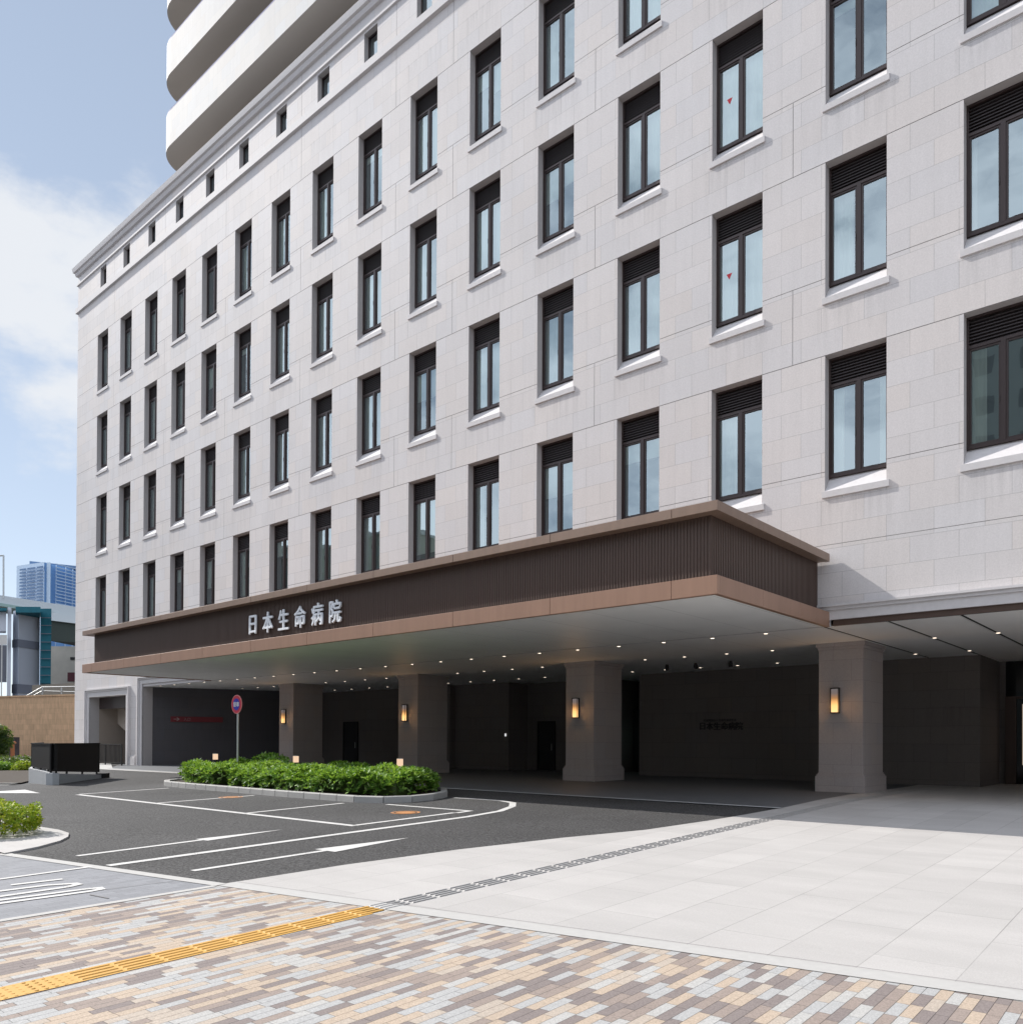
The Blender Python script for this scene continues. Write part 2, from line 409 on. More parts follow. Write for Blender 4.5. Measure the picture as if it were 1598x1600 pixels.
# painted road markings
mk = MB()
def line(px, w=.12, lift=.006): stroke(mk, [G(*p) for p in px], w, lift)
stroke(mk, [(-23.24, 8.93), (-11.43, 8.98)], .15, .006)                 # bay front line
for x0, x1 in ((-23.35, -23.55), (-18.85, -18.95), (-15.0, -15.2), (-11.5, -11.62)): stroke(mk, [(x0, 9.005), (x1, 11.6)], .12, .006)
stroke(mk, [(-14.15, 12.0), (-11.55, 12.05)], .12, .006)
stroke(mk, [(-11.55, 11.6), (-11.6, 11.985)], .12, .006)
stroke(mk, [(-10.55, 4.42), (-10.74, 8.0), (-10.88, 11.2), (-11.1, 12.4), (-11.55, 13.3), (-12.1, 13.95), (-12.7, 14.2), (-13.3, 14.2), (-14.15, 14.15)], .15, .006)
def lane_arrow(p0, p1, hw):                                              # straight lane arrow with a long shaft
    p0, p1 = Vector(p0), Vector(p1); d = (p1-p0).normalized(); q = Vector((-d.y, d.x)); L = (p1-p0).length
    stroke(mk, [p0, p0+d*L*.62], .11, .006)
    a = p0+d*L*.55
    f = [a+q*.06, a-q*hw, a+d*L*.05-q*hw, p1, a+d*L*.0+q*.06]
    mk.bm.faces.new([mk.bm.verts.new((p.x, p.y, gz(p.y)+.0065)) for p in (a-q*hw, p1, a+q*hw)])
lane_arrow((-11.72, 4.5), (-12.0, 7.9), .16); lane_arrow((-9.34, 4.9), (-9.5, 8.5), .22)
def bent_arrow():
    pts = [(-28.0, 7.4), (-26.2, 7.95)]
    stroke(mk, pts, .35, .006)
    mk.bm.faces.new([mk.bm.verts.new((x, y, gz(y)+.0065)) for x, y in ((-26.5, 7.3), (-24.7, 8.5), (-26.6, 8.75))])
bent_arrow()
struct('road_marking', mk, M['paint'])
mk = MB()
for px in ([(-20, 1378.5), (130, 1358), (142, 1356)], [(17, 1385), (98, 1375.7)], [(-30, 1398.5), (74, 1385.4), (118, 1382.6), (122, 1384), (106, 1388), (-30, 1407.5)],
           [(-30, 1413), (133, 1391.5), (156, 1389.5), (158, 1391.5), (140, 1395), (0, 1414), (-30, 1418)], [(-30, 1345), (-2, 1343)]):
    stroke(mk, [G(*p) for p in px], .085, .015)
struct('lane_lettering', mk, M['paint'])
mk = MB()
for c in ((-12.45, 11.05), (-18.95, 10.95)):
    for r0, r1 in ((.30, .24), (.20, .0)):
        n = 28
        for i in range(n):
            a0, a1 = 2*math.pi*i/n, 2*math.pi*(i+1)/n
            P = [(c[0]+r*math.cos(a), c[1]+r*math.sin(a)) for r, a in ((r0, a0), (r0, a1), (r1, a1), (r1, a0))]
            if r1 == 0: P = P[:3]
            mk.bm.faces.new([mk.bm.verts.new((x, y, gz(y)+.007)) for x, y in P])
struct('orange_bay_marking', mk, M['orange'])
b = MB(); stroke(b, [G(140, 1400), G(170, 1406)], .02, .0145); stroke(b, [G(165, 1392), G(250, 1381), G(270, 1379)], .012, .0145); struct('pavement_slot', b, M['joint'])

# tactile guidance strip: yellow bars on the street pavement, steel bars over the plaza
def tx(y): return -6.055-.021*(y-2)
yb, gb = MB(), MB()
def plate(m, y0, y1, lift): m.bm.faces.new([m.bm.verts.new((x, y, gz(y)+lift)) for x, y in ((tx(y0), y0), (tx(y0)+.30, y0), (tx(y1)+.30, y1), (tx(y1), y1))])
def bar(m, x0, x1, y0, y1):
    z0, z1 = gz(y0), gz(y1); e = .006
    lo = [m.bm.verts.new(p) for p in ((x0+tx(y0), y0, z0+.012), (x1+tx(y0), y0, z0+.012), (x1+tx(y1), y1, z1+.012), (x0+tx(y1), y1, z1+.012))]
    hi = [m.bm.verts.new(p) for p in ((x0+e+tx(y0), y0+e, z0+.019), (x1-e+tx(y0), y0+e, z0+.019), (x1-e+tx(y1), y1-e, z1+.019), (x0+e+tx(y1), y1-e, z1+.019))]
    m.bm.faces.new(hi)
    for i in range(4): m.bm.faces.new((lo[i], lo[(i+1) % 4], hi[(i+1) % 4], hi[i]))
y = 1.35
plate(yb, 0.75, 4.78, .0125)
while y < 4.7:
    if y < 2.05:                                                         # warning dots near the turn
        for i in range(5):
            for j in range(5): yb.cyl((tx(y)+.03+.06*i, y+.03+.06*j), .018, gz(y)+.012, gz(y)+.0195, 8, .011)
    else:
        for i in range(4): bar(yb, .02+.07*i, .02+.07*i+.042, y+.012, y+.288)
    y += .30
for k in range(5):                                                       # the strip turns towards the street corner
    y0, y1 = .75+.0*k, 1.05
    yb.bm.faces.new([yb.bm.verts.new((x, yy, gz(yy)+.0122)) for x, yy in ((-6.33-.3*k, y0), (-6.035-.3*k, y0), (-6.035-.3*k, y1), (-6.33-.3*k, y1))])
struct('yellow_tactile_strip', yb, M['yellow'])
y = 4.95
while y < 25:
    for i in range(4): bar(gb, .02+.07*i, .02+.07*i+.020, y+.01, y+.33)
    if int(y*10) % 2 == 0:
        for i in range(3): gb.cyl((tx(y)+.05+.09*i, y+.32), .014, gz(y)+.012, gz(y)+.018, 8)
    y += .36
struct('grey_tactile_strip', gb, M['tact_grey'])

# ------------------------------------------------------------------ the hospital
hosp = thing('hospital_building', 'pale granite hospital with rows of tall brown windows over a dark entrance porch', 'building', (-20, D, 0))
XL, XRT, ZTOP = -48.80, 9.0, 26.55+H
NC = 19
cols = [(XR1+i*BAY-OW, XR1+i*BAY) for i in range(NC)]
FLOOR = 4.4; OH = 3.09
heads = [ZR4+k*FLOOR for k in range(4)]                                  # lowest row first
holes = []
for (x0, x1) in cols:
    for zt in heads: holes.append((x0, x1, zt-OH, zt, .27))
AT0, AT1 = 24.44+H, 25.53+H
for (x0, x1) in cols: holes.append((x0+.29, x1-.29, AT0, AT1, .24))
MAIN = (-40.42, XRT, -.3, 2.75+H); STAIR = (-46.75, -42.2, -.3, 2.28+H)
holes.append((*MAIN, .5)); holes.append((*STAIR, .5))
gv = []                                                                  # open joints (grooves) x0,x1,z0,z1
for zt in heads:
    gv.append((XL, XRT, zt-.006, zt+.008)); gv.append((XL, XRT, zt-OH+.44, zt-OH+.452))
for i in (0, 2, 4, 6, 8, 9, 11, 13, 15, 17):
    xm = XR1+i*BAY+.74
    for k, zt in enumerate(heads):
        gv.append((xm-.006, xm+.006, zt+.008, (zt-OH+FLOOR+.44) if k < 3 else ZTOP))
gv.append((XL, XRT, 3.9+H+.55, 3.9+H+.56))
def build_wall():
    xs = sorted({round(v, 4) for h in holes for v in h[:2]} | {round(v, 4) for g in gv for v in g[:2]} | {XL, XRT})
    zs = sorted({round(v, 4) for h in holes for v in h[2:4]} | {round(v, 4) for g in gv for v in g[2:4]} | {-.3, ZTOP})
    nx, nz = len(xs)-1, len(zs)-1
    dep = [[0.]*nz for _ in range(nx)]
    ix = {v: i for i, v in enumerate(xs)}; iz = {v: i for i, v in enumerate(zs)}
    for g in gv:
        for i in range(ix[round(g[0], 4)], ix[round(g[1], 4)]):
            for k in range(iz[round(g[2], 4)], iz[round(g[3], 4)]): dep[i][k] = .012
    for h in holes:
        for i in range(ix[round(h[0], 4)], ix[round(h[1], 4)]):
            for k in range(iz[round(h[2], 4)], iz[round(h[3], 4)]): dep[i][k] = -h[4]     # negative: open
    w, j, r = MB(), MB(), MB()
    for i in range(nx):
        for k in range(nz):
            d = dep[i][k]; x0, x1, z0, z1 = xs[i], xs[i+1], zs[k], zs[k+1]
            if d >= 0: (w if d == 0 else j).quad((x0, D+d, z0), (x1, D+d, z0), (x1, D+d, z1), (x0, D+d, z1))
            for di, dk in ((1, 0), (0, 1)):
                if i+di >= nx or k+dk >= nz: continue
                e = dep[i+di][k+dk]
                if abs(e) == abs(d): continue
                m = r if (d < 0 or e < 0) else j
                y0, y1 = D+min(abs(d), abs(e)), D+max(abs(d), abs(e))
                if di: m.quad((x1, y0, z0), (x1, y1, z0), (x1, y1, z1), (x1, y0, z1))
                else: m.quad((x0, y0, z1), (x1, y0, z1), (x1, y1, z1), (x0, y1, z1))
    # end wall and back
    w.quad((XL, D, -.3), (XL, D+30, -.3), (XL, D+30, ZTOP), (XL, D, ZTOP))
    w.quad((XRT, D, -.3), (XRT, D+30, -.3), (XRT, D+30, ZTOP), (XRT, D, ZTOP))
    w.quad((XL, D+30, -.3), (XRT, D+30, -.3), (XRT, D+30, ZTOP), (XL, D+30, ZTOP))
    o = obj('wall', w, M['stone'], hosp)
    obj('wall_joint', j, M['joint'], hosp); obj('reveal', r, M['reveal'], hosp)
build_wall()
b = MB(); b.box(XL+.02, XRT-.02, D+.02, D+29.9, ZTOP-.35, ZTOP-.2); obj('roof', b, M['concrete'], hosp)
b = MB()                                                                 # rooms behind the windows
b.quad((XL+.1, D+3.2, 4.3), (XRT-.1, D+3.2, 4.3), (XRT-.1, D+3.2, ZTOP-.36), (XL+.1, D+3.2, ZTOP-.36))
for zt in heads: b.quad((XL+.1, D+.45, zt-OH-.25), (XRT-.1, D+.45, zt-OH-.25), (XRT-.1, D+3.2, zt-OH-.25), (XL+.1, D+3.2, zt-OH-.25))
for i in range(0, NC, 2):
    xm = XR1+i*BAY+.74; b.quad((xm, D+.46, 4.3), (xm, D+3.19, 4.3), (xm, D+3.19, ZTOP-.37), (xm, D+.46, ZTOP-.37))
obj('room_lining', b, M['room'], hosp)
# cornice, frieze mouldings and string course wrap round the left end
def moulding(name, prof):
    """prof: list of (projection, z) from bottom to top"""
    b = MB(); ring = []
    for e, z in prof: ring.append([Vector((XL-e, D+30, z)), Vector((XL-e, D-e, z)), Vector((XRT, D-e, z))])
    for a, c in zip(ring, ring[1:]):
        for i in range(2): b.quad(a[i], a[i+1], c[i+1], c[i])
    return obj(name, b, M['trim'], hosp)
moulding('cornice', [(-.02, 26.12+H), (.10, 26.16+H), (.14, 26.27+H), (.14, 26.33+H), (.22, 26.37+H), (.24, 26.48+H), (.26, 26.60+H), (-.3, 26.63+H)])
moulding('frieze_moulding', [(-.02, 25.60+H), (.07, 25.63+H), (.07, 25.72+H), (-.02, 25.76+H)])
moulding('string_course', [(-.02, 24.02+H), (.11, 24.06+H), (.11, 24.34+H), (-.02, 24.40+H)])
# plinth of the left end pier and of the pier between the openings
b = MB()
for x0, x1 in ((XL-.09, -47.5), (-41.85, -41.1)):
    b.box(x0, x1, D-.09, D+.3, -.3, .40); b.box(x0+.03, x1-.03, D-.06, D+.3, .40, .46); b.box(x0+.06, x1-.06, D-.03, D+.3, .46, .51)
obj('plinth', b, M['trim'], hosp)
# stepped stone surrounds of the two big openings
def surround(x0, x1, zt, w, right=True):
    b = MB(); za = -.1
    for k, (e, a, c) in enumerate(((.05, 0., w*.62), (.09, w*.62, w*.84), (.14, w*.84, w))):
        b.box(x0-c, x0-a-(.002 if k else 0), D-e, D+.02, za, zt+a)
        if right: b.box(x1+a, x1+c, D-e, D+.02, za, zt+a)
        b.box(x0-c, (x1+c) if right else x1, D-e-.002, D+.02, zt+a+.001, zt+c)
    return obj('opening_surround', b, M['trim'], hosp)
surround(STAIR[0], STAIR[1], STAIR[3], .42); surround(MAIN[0], MAIN[1], MAIN[3], .34, False)
# windows ------------------------------------------------------------
def make_window(i, k):
    x0, x1 = cols[i]; zt = heads[k]; zb = zt-OH
    yF, yB = D+.235, D+.33
    zs = zb+.36                                                          # frame foot (sill slopes up to it)
    f = MB(); e = .045
    zl = zt-.60
    f.box(x0, x0+e, yF, yB, zs, zt); f.box(x1-e, x1, yF, yB, zs, zt); f.box(x0+e, x1-e, yF, yB, zt-.05, zt)
    f.box(x0+e, x1-e, yF, yB, zs, zs+.06); f.box(x0+e, x1-e, yF, yB, zl-.06, zl)
    xm = (x0+x1)/2
    f.box(xm-.045, xm+.045, yF-.004, yB-.002, zs+.06, zl-.06)
    for a, c in ((x0+e, xm-.045), (xm+.045, x1-e)):                      # two casements
        f.box(a, a+.04, yF+.02, yB-.01, zs+.06, zl-.06); f.box(c-.04, c, yF+.02, yB-.01, zs+.06, zl-.06)
        f.box(a+.04, c-.04, yF+.02, yB-.01, zs+.06, zs+.105); f.box(a+.04, c-.04, yF+.02, yB-.01, zl-.10, zl-.06)
    f.box(xm-.075, xm-.06, yF-.0, yF+.019, zs+.85, zs+1.0)               # handle
    w = obj('window', f, M['frame'], hosp, (xm, D, zb))
    g = MB()
    for a, c in ((x0+e+.04, xm-.085), (xm+.085, x1-e-.04)): g.quad((a, yF+.05, zs+.105), (c, yF+.05, zs+.105), (c, yF+.05, zl-.10), (a, yF+.05, zl-.10))
    obj('pane', g, M['glass'], w)
    l = MB(); n = 8
    for q in range(n):
        z0 = zl+.005+q*(.545/n)
        l.quad((x0+e, yF+.005, z0), (x1-e, yF+.005, z0), (x1-e, yF+.05, z0+.042), (x0+e, yF+.05, z0+.042))
        l.quad((x0+e, yF+.005, z0), (x1-e, yF+.005, z0), (x1-e, yF+.004, z0-.018), (x0+e, yF+.004, z0-.018))
    l.quad((x0+e, yB-.01, zl), (x1-e, yB-.01, zl), (x1-e, yB-.01, zt-.05), (x0+e, yB-.01, zt-.05))
    obj('louvre', l, M['louvre'], w)
    s = MB(); c = .06                                                   # sloping stone sill with ears
    P = [(D+.30, zs+.004), (D-.042, zb-.010), (D-.042, zb-.150), (D-.0, zb-.150)]
    A = [s.bm.verts.new((x0+.002, y, z)) for y, z in P[:1]]
    s.quad((x0+.001, P[0][0], P[0][1]), (x1-.001, P[0][0], P[0][1]), (x1-.001, D-.003, zb+.002), (x0+.001, D-.003, zb+.002))
    s.quad((x0-c, D-.003, zb+.002), (x1+c, D-.003, zb+.002), (x1+c, P[1][0], P[1][1]), (x0-c, P[1][0], P[1][1]))
    s.quad((x0-c, P[1][0], P[1][1]), (x1+c, P[1][0], P[1][1]), (x1+c, P[2][0], P[2][1]), (x0-c, P[2][0], P[2][1]))
    s.quad((x0-c, P[2][0], P[2][1]), (x1+c, P[2][0], P[2][1]), (x1+c, D+.001, P[2][1]), (x0-c, D+.001, P[2][1]))
    for x in (x0-c, x1+c): s.quad((x, D+.001, zb+.002), (x, P[1][0], P[1][1]), (x, P[2][0], P[2][1]), (x, D+.001, P[2][1]))
    s.bm.verts.remove(A[0])
    obj('sill', s, M['trim'], w)
    return w, xm, zs, zl
win0, xm0, zs0, zl0 = make_window(0, 0)
def make_curtain(w, xa, xb, za, zb2, y=D+.42):
    m = MB(); n = max(3, int((xb-xa)/.025))
    for q in range(n):
        xA, xB = xa+(xb-xa)*q/n, xa+(xb-xa)*(q+1)/n
        yA, yB2 = y+.022*math.sin(xA*41), y+.022*math.sin(xB*41)
        m.quad((xA, yA, za), (xB, yB2, za), (xB, yB2, zb2), (xA, yA, zb2))
    return obj('curtain', m, M['curtain'], w)
wins = {}
for i in range(NC):
    for k in range(4):
        wins[i, k] = win0 if (i, k) == (0, 0) else copy_tree(win0, (i*BAY, 0, k*FLOOR), hosp)
M['blind'] = plain('roller_blind', (.72, .75, .70), .85)
def make_blind(w, xa, xb, zb2, zt2, y=D+.36):
    m = MB(); m.box(xa, xb, y, y+.004, zb2, zt2); m.box(xa, xb, y-.008, y+.012, zb2-.03, zb2); return obj('blind', m, M['blind'], w)
for (i, k), w in wins.items():
    x0, x1 = cols[i]; z0 = heads[k]-OH; xm = (x0+x1)/2; ztop = heads[k]-.62; zbot = z0+.38
    u = rnd.random(); h = ztop-zbot
    if u < .28: make_curtain(w, x0+.04, x1-.04, zbot, ztop)
    elif u < .55: make_curtain(w, x0+.04, x0+rnd.uniform(.30, .62), zbot, ztop)
    elif u < .67:
        make_curtain(w, x0+.04, x0+rnd.uniform(.15, .3), zbot, ztop); make_curtain(w, x1-rnd.uniform(.15, .3), x1-.04, zbot, ztop)
    elif u < .92:
        d = rnd.choice((.12, .25, .3, .45, .6, .85))
        make_blind(w, x0+.05, xm-.03, ztop-h*d, ztop); make_blind(w, xm+.03, x1-.05, ztop-h*(d if rnd.random() < .6 else rnd.uniform(.1, .9)), ztop)
for k in (1, 2):                                                         # red rescue-entry triangles on the glass
    x0, x1 = cols[13]; z = heads[k]-1.55; b = MB(); y = D+.235+.046; xc = x0+.33
    b.quad((xc-.075, y, z+.07), (xc+.075, y, z+.07), (xc+.004, y, z-.07), (xc-.004, y, z-.07)); obj('rescue_mark', b, plain('red_film', (.65, .03, .05), .5) if k == 1 else bpy.data.materials['red_film'], wins[13, k])
# attic windows
def make_attic():
    x0, x1 = cols[0][0]+.29, cols[0][1]-.29; f = MB(); e = .05; yF, yB = D+.19, D+.26
    f.box(x0, x0+e, yF, yB, AT0, AT1); f.box(x1-e, x1, yF, yB, AT0, AT1); f.box(x0+e, x1-e, yF, yB, AT1-e, AT1); f.box(x0+e, x1-e, yF, yB, AT0, AT0+e)
    f.box(x0+e, x1-e, yF+.01, yB-.01, AT0+.22, AT0+.26)
    w = obj('attic_window', f, M['frame'], hosp, ((x0+x1)/2, D, AT0)); g = MB()
    g.quad((x0+e, yF+.04, AT0+e), (x1-e, yF+.04, AT0+e), (x1-e, yF+.04, AT1-e), (x0+e, yF+.04, AT1-e)); obj('pane', g, M['glass'], w)
    return w
aw = make_attic()
for i in range(1, NC): copy_tree(aw, (i*BAY, 0, 0), hosp)

# porch ceiling, walls, pillars --------------------------------------
ZC = 2.62+H
b = MB(); b.quad((-41.4, D+.02, ZC), (-41.4, D+13, ZC), (-6.85, D+13, ZC), (-6.85, D+.02, ZC))
xs = [-6.79+.0, -5.44, -4.03, -2.62, -1.21, .2, 1.61, 3.02, 4.43, 5.84, 7.25, XRT]
for a, c in zip([-6.79]+[x+.03 for x in xs[1:-1]], [x-.03 for x in xs[1:-1]]+[XRT]): b.quad((a, D+.02, ZC), (a, D+13, ZC), (c, D+13, ZC), (c, D+.02, ZC))
obj('porch_ceiling', b, M['soffit'], hosp)
b = MB(); b.quad((-41.4, D+.02, ZC+.09), (-41.4, D+13, ZC+.09), (XRT, D+13, ZC+.09), (XRT, D+.02, ZC+.09)); obj('ceiling_groove', b, M['black'], hosp)
b = MB(); b.box(-6.6, XRT-.01, D+.012, D+.10, ZC-.001, MAIN[3]+.001)   # bronze edge trim under the lintel
obj('ceiling_edge_trim', b, M['bronze_dark'], hosp)
b = MB(); b.box(-40.42, -6.66, D+.012, D+.10, ZC-.001, MAIN[3]+.001); obj('ceiling_edge', b, M['trim'], hosp)
def porch_wall(name, pts, mat, t=.3):
    b = MB()
    for a, c in zip(pts, pts[1:]): b.quad((*a, -.05), (*c, -.05), (*c, ZC+.05), (*a, ZC+.05))
    return obj(name, b, mat, hosp)
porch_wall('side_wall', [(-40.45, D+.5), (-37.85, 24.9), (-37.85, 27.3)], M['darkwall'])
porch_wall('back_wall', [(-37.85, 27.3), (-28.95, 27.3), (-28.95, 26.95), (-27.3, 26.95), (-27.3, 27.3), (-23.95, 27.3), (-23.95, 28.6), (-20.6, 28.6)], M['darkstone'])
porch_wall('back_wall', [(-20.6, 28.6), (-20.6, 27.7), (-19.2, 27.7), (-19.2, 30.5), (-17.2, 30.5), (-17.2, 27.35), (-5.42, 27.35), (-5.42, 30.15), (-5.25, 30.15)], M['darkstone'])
# entrance doors
def door(x0, x1, y, zt, name='door'):
    f = MB(); f.box(x0, x0+.07, y-.06, y, 0, zt); f.box(x1-.07, x1, y-.06, y, 0, zt); f.box(x0+.07, x1-.07, y-.06, y, zt-.08, zt)
    d = obj(name, f, M['black'], hosp)
    g = MB(); g.quad((x0+.07, y-.02, .01), (x1-.07, y-.02, .01), (x1-.07, y-.02, zt-.08), (x0+.07, y-.02, zt-.08)); obj('door_leaf', g, M['dark'], d)
    h = MB(); h.tube((x1-.16, y-.09, .9), (x1-.16, y-.09, 1.2), .012); obj('handle', h, M['steel'], d)
door(-35.75, -34.5, 27.28, 2.3); door(-23.3, -22.3, 28.58, 2.2)
b = MB(); b.box(-5.25, 9, 30.05, 30.2, 2.72, 2.80); b.box(-5.25, -4.95, 30.05, 30.2, 0, 2.72)
b.box(-3.1, -2.9, 30.05, 30.2, 0, 2.72); b.box(-.9, -.7, 30.05, 30.2, 0, 2.72); ent = obj('entrance_frame', b, M['bronze_dark'], hosp)
b = MB(); b.quad((-5.25, 30.15, 2.80), (9, 30.15, 2.80), (9, 30.15, ZC), (-5.25, 30.15, ZC))
for a, c in ((-4.95, -3.1), (-2.9, -.9), (-.7, 9)): b.quad((a, 30.12, .02), (c, 30.12, .02), (c, 30.12, 2.72), (a, 30.12, 2.72))
obj('glass', b, M['door_glass'], ent)
b = MB(); b.quad((-5.2, 31.4, 0), (9, 31.4, 0), (9, 31.4, ZC), (-5.2, 31.4, ZC)); obj('lobby_wall', b, M['dark'], hosp)
b = MB(); b.box(-4.78, -4.2, 30.06, 30.11, .62, 2.55); obj('lobby_light_panel', b, M['roomlit'], hosp)
b = MB(); b.box(-19.3, -17.6, 30.0, 30.1, 0, 2.72); obj('inner_glass_screen', b, M['dark'], hosp)
def pillar(x1, y0=21.75):
    x0 = x1-1.14; y1 = y0+1.62; b = MB()
    b.box(x0, x1, y0, y1, .50, ZC-.18)
    b.box(x0-.07, x1+.07, y0-.07, y1+.07, 0, .415); b.box(x0-.045, x1+.045, y0-.045, y1+.045, .415, .46); b.box(x0-.02, x1+.02, y0-.02, y1+.02, .46, .50)
    b.box(x0-.025, x1+.025, y0-.025, y1+.025, ZC-.18, ZC-.10); b.box(x0-.055, x1+.055, y0-.055, y1+.055, ZC-.10, ZC-.001)
    return obj('pillar', b, M['pillar'], hosp, (x0+.57, y0+.81, 0), bevel=.006)
PX = [-6.97, -15.40, -23.83, -32.26]
p0 = pillar(PX[0])
for x in PX[1:]+[1.46]: copy_tree(p0, (x-PX[0], 0, 0), hosp)

# canopy -------------------------------------------------------------
CX0, CX1, CY0 = -33.75, -6.65, D-5.457
cano = link('canopy', None, ((CX0+CX1)/2, CY0+2.7, 2.59+H), hosp); cano['label'] = 'long dark bronze flat canopy carrying the hospital sign'
def slab(name, z0, z1, out=0.):
    b = MB(); joints = [CX0]+[x for x in [-7.56-2.81*k for k in range(10)][::-1] if x > CX0+.2]+[CX1]
    for a, c in zip(joints, joints[1:]):
        b.box(a+(.004 if a > CX0 else 0), c-(.004 if c < CX1 else 0), CY0, CY0+.10, z0, z1)
    ys = [CY0+.10, CY0+1.9, CY0+3.7, D-.06]
    for a, c in zip(ys, ys[1:]):
        for x0, x1 in ((CX1-.10, CX1), (CX0, CX0+.10)): b.box(x0, x1, a+.004, c, z0, z1)
    return obj(name, b, M['bronze_roof'] if z0 > 4.2+H-.3 else M['bronze'], cano, bevel=.004)
slab('lower_fascia', 2.59+H, 2.925+H); slab('roof_fascia', 4.06+H, 4.237+H)
b = MB(); b.box(CX0+.1, CX1-.1, CY0+.1, D-.0605, 4.07+H, 4.225+H); b.box(CX0+.1, CX1-.1, CY0+.1, D-.0605, 2.80+H, 2.91+H); obj('roof_deck', b, M['bronze_roof'], cano)
b = MB(); b.quad((CX0+.1, CY0+.16, ZC), (CX1-.16, CY0+.16, ZC), (CX1-.16, D-.02, ZC), (CX0+.1, D-.02, ZC)); obj('soffit', b, M['soffit'], cano)
b = MB(); b.box(CX0+.101, CX1-.101, CY0+.101, D-.03, ZC+.02, 2.79+H); obj('soffit_void', b, M['black'], cano)
PXA, PXB, PYA = CX0+.48, CX1-.27, CY0+.26
b = MB(); b.box(PXA, PXB, PYA+.02, D-.061, 2.911+H, 4.069+H)
x = PXA
while x < PXB:
    b.box(x, x+.036, PYA+.008, PYA+.019, 2.912+H, 4.068+H); x += .068
y = PYA+.02
while y < D-.12:
    b.box(PXB+.001, PXB+.011, y, y+.036, 2.912+H, 4.068+H); y += .068
obj('ribbed_panel', b, M['bronze_dark'], cano)

# ------------------------------------------------------------------ signs and lettering
def glyphs(body, size, depth, bold=0.):
    c = bpy.data.curves.new('lettering', 'FONT'); c.body = body; c.size = size; c.extrude = depth; c.resolution_u = 4
    o = bpy.data.objects.new('lettering', c); col.objects.link(o)
    dg = bpy.context.evaluated_depsgraph_get(); dg.update()
    me = bpy.data.meshes.new_from_object(o.evaluated_get(dg)); bpy.data.objects.remove(o); bpy.data.curves.remove(c)
    if bold:                                                             # thicken the strokes
        bm = bmesh.new()
        for q, (dx, dy) in enumerate(((0, 0), (1, 0), (-1, 0), (0, .6), (0, -.6))):
            n0 = len(bm.verts); bm.from_mesh(me); bm.verts.ensure_lookup_table()
            for v in bm.verts[n0:]: v.co += Vector((dx*bold, dy*bold, -.0012*q))
        bm.to_mesh(me); bm.free()
    return me
def letter(name, ch, size, depth, mat, origin, parent, offset=0., rot=(R(90), 0, 0), sx=1.):
    me = glyphs(ch, size, depth, offset)
    xs = [v.co.x for v in me.vertices]; ys = [v.co.y for v in me.vertices]
    cx, cy = (min(xs)+max(xs))/2, (min(ys)+max(ys))/2
    rm = Matrix.Rotation(rot[2], 4, 'Z') @ Matrix.Rotation(rot[0], 4, 'X')
    for v in me.vertices: v.co = rm @ Vector(((v.co.x-cx)*sx, v.co.y-cy, v.co.z))
    me.materials.clear(); me.materials.append(mat); me.name = name
    return link(name, me, origin, parent)
sg = thing('hospital_sign', 'pale steel characters of the hospital name on the dark canopy front', 'sign', (-19.75, PYA-.04, 3.15+H))
for q, ch in enumerate('日本生命病院'):
    xc = -21.84+q*(4.02/5)
    letter('character', ch, .65, .022, M['letter'], (xc, PYA-.045, 3.44+H-.012*q*0), sg, .014, sx=.84)
ws = thing('wall_lettering', 'dark hospital name in metal letters on the back wall of the porch', 'sign', (-13.78, 27.31, .9))
for q, ch in enumerate('日本生命病院'): letter('character', ch, .30, .012, M['letter_dark'], (-14.47+q*.29, 27.335, .575+H), ws, .006)
letter('small_line', '公益財団法人 日本生命済生会', .098, .008, M['letter_dark'], (-13.79, 27.34, .79+H), ws, .002)
# red direction sign on the side wall
A, Bq = Vector((-40.45, D+.5, 0)), Vector((-37.85, 24.9, 0)); dw = (Bq-A).normalized(); nw = Vector((dw.y, -dw.x, 0))
ang = math.atan2(dw.y, dw.x)
s0, s1 = A+dw*.85, A+dw*3.35
M['redsign'] = plain('red_sign_plate', (.15, .010, .018), .6); M['signwhite'] = plain('sign_white', (.75, .72, .72), .6); M['signpale'] = plain('sign_dull_white', (.30, .22, .22), .6)  # second white is a duller tone for arrow and text
rs = thing('direction_sign', 'long red direction sign with a white arrow on the dark side wall', 'sign', (*((s0+s1)/2+nw*.02).xy, .95+H))
def onwall(t, z, off): return A+dw*t+nw*off+Vector((0, 0, z))
b = MB(); b.obox(onwall(2.1, 1.03+H, .02), dw*1.25, nw*.018, (0, 0, .135)); obj('plate', b, M['redsign'], rs)
b = MB()
b.obox(onwall(1.12, 1.03+H, .043), dw*.13, nw*.003, (0, 0, .014))
for sgn in (1, -1): b.obox(onwall(1.20, 1.03+H+sgn*.035, .043), (dw*.06+Vector((0, 0, -sgn*.045))), nw*.003, (dw*.012+Vector((0, 0, sgn*.012))))
obj('arrow', b, M['signpale'], rs)
letter('text', '入口', .17, .003, M['signpale'], onwall(1.62, 1.03+H, .043), rs, 0, (R(90), 0, ang))

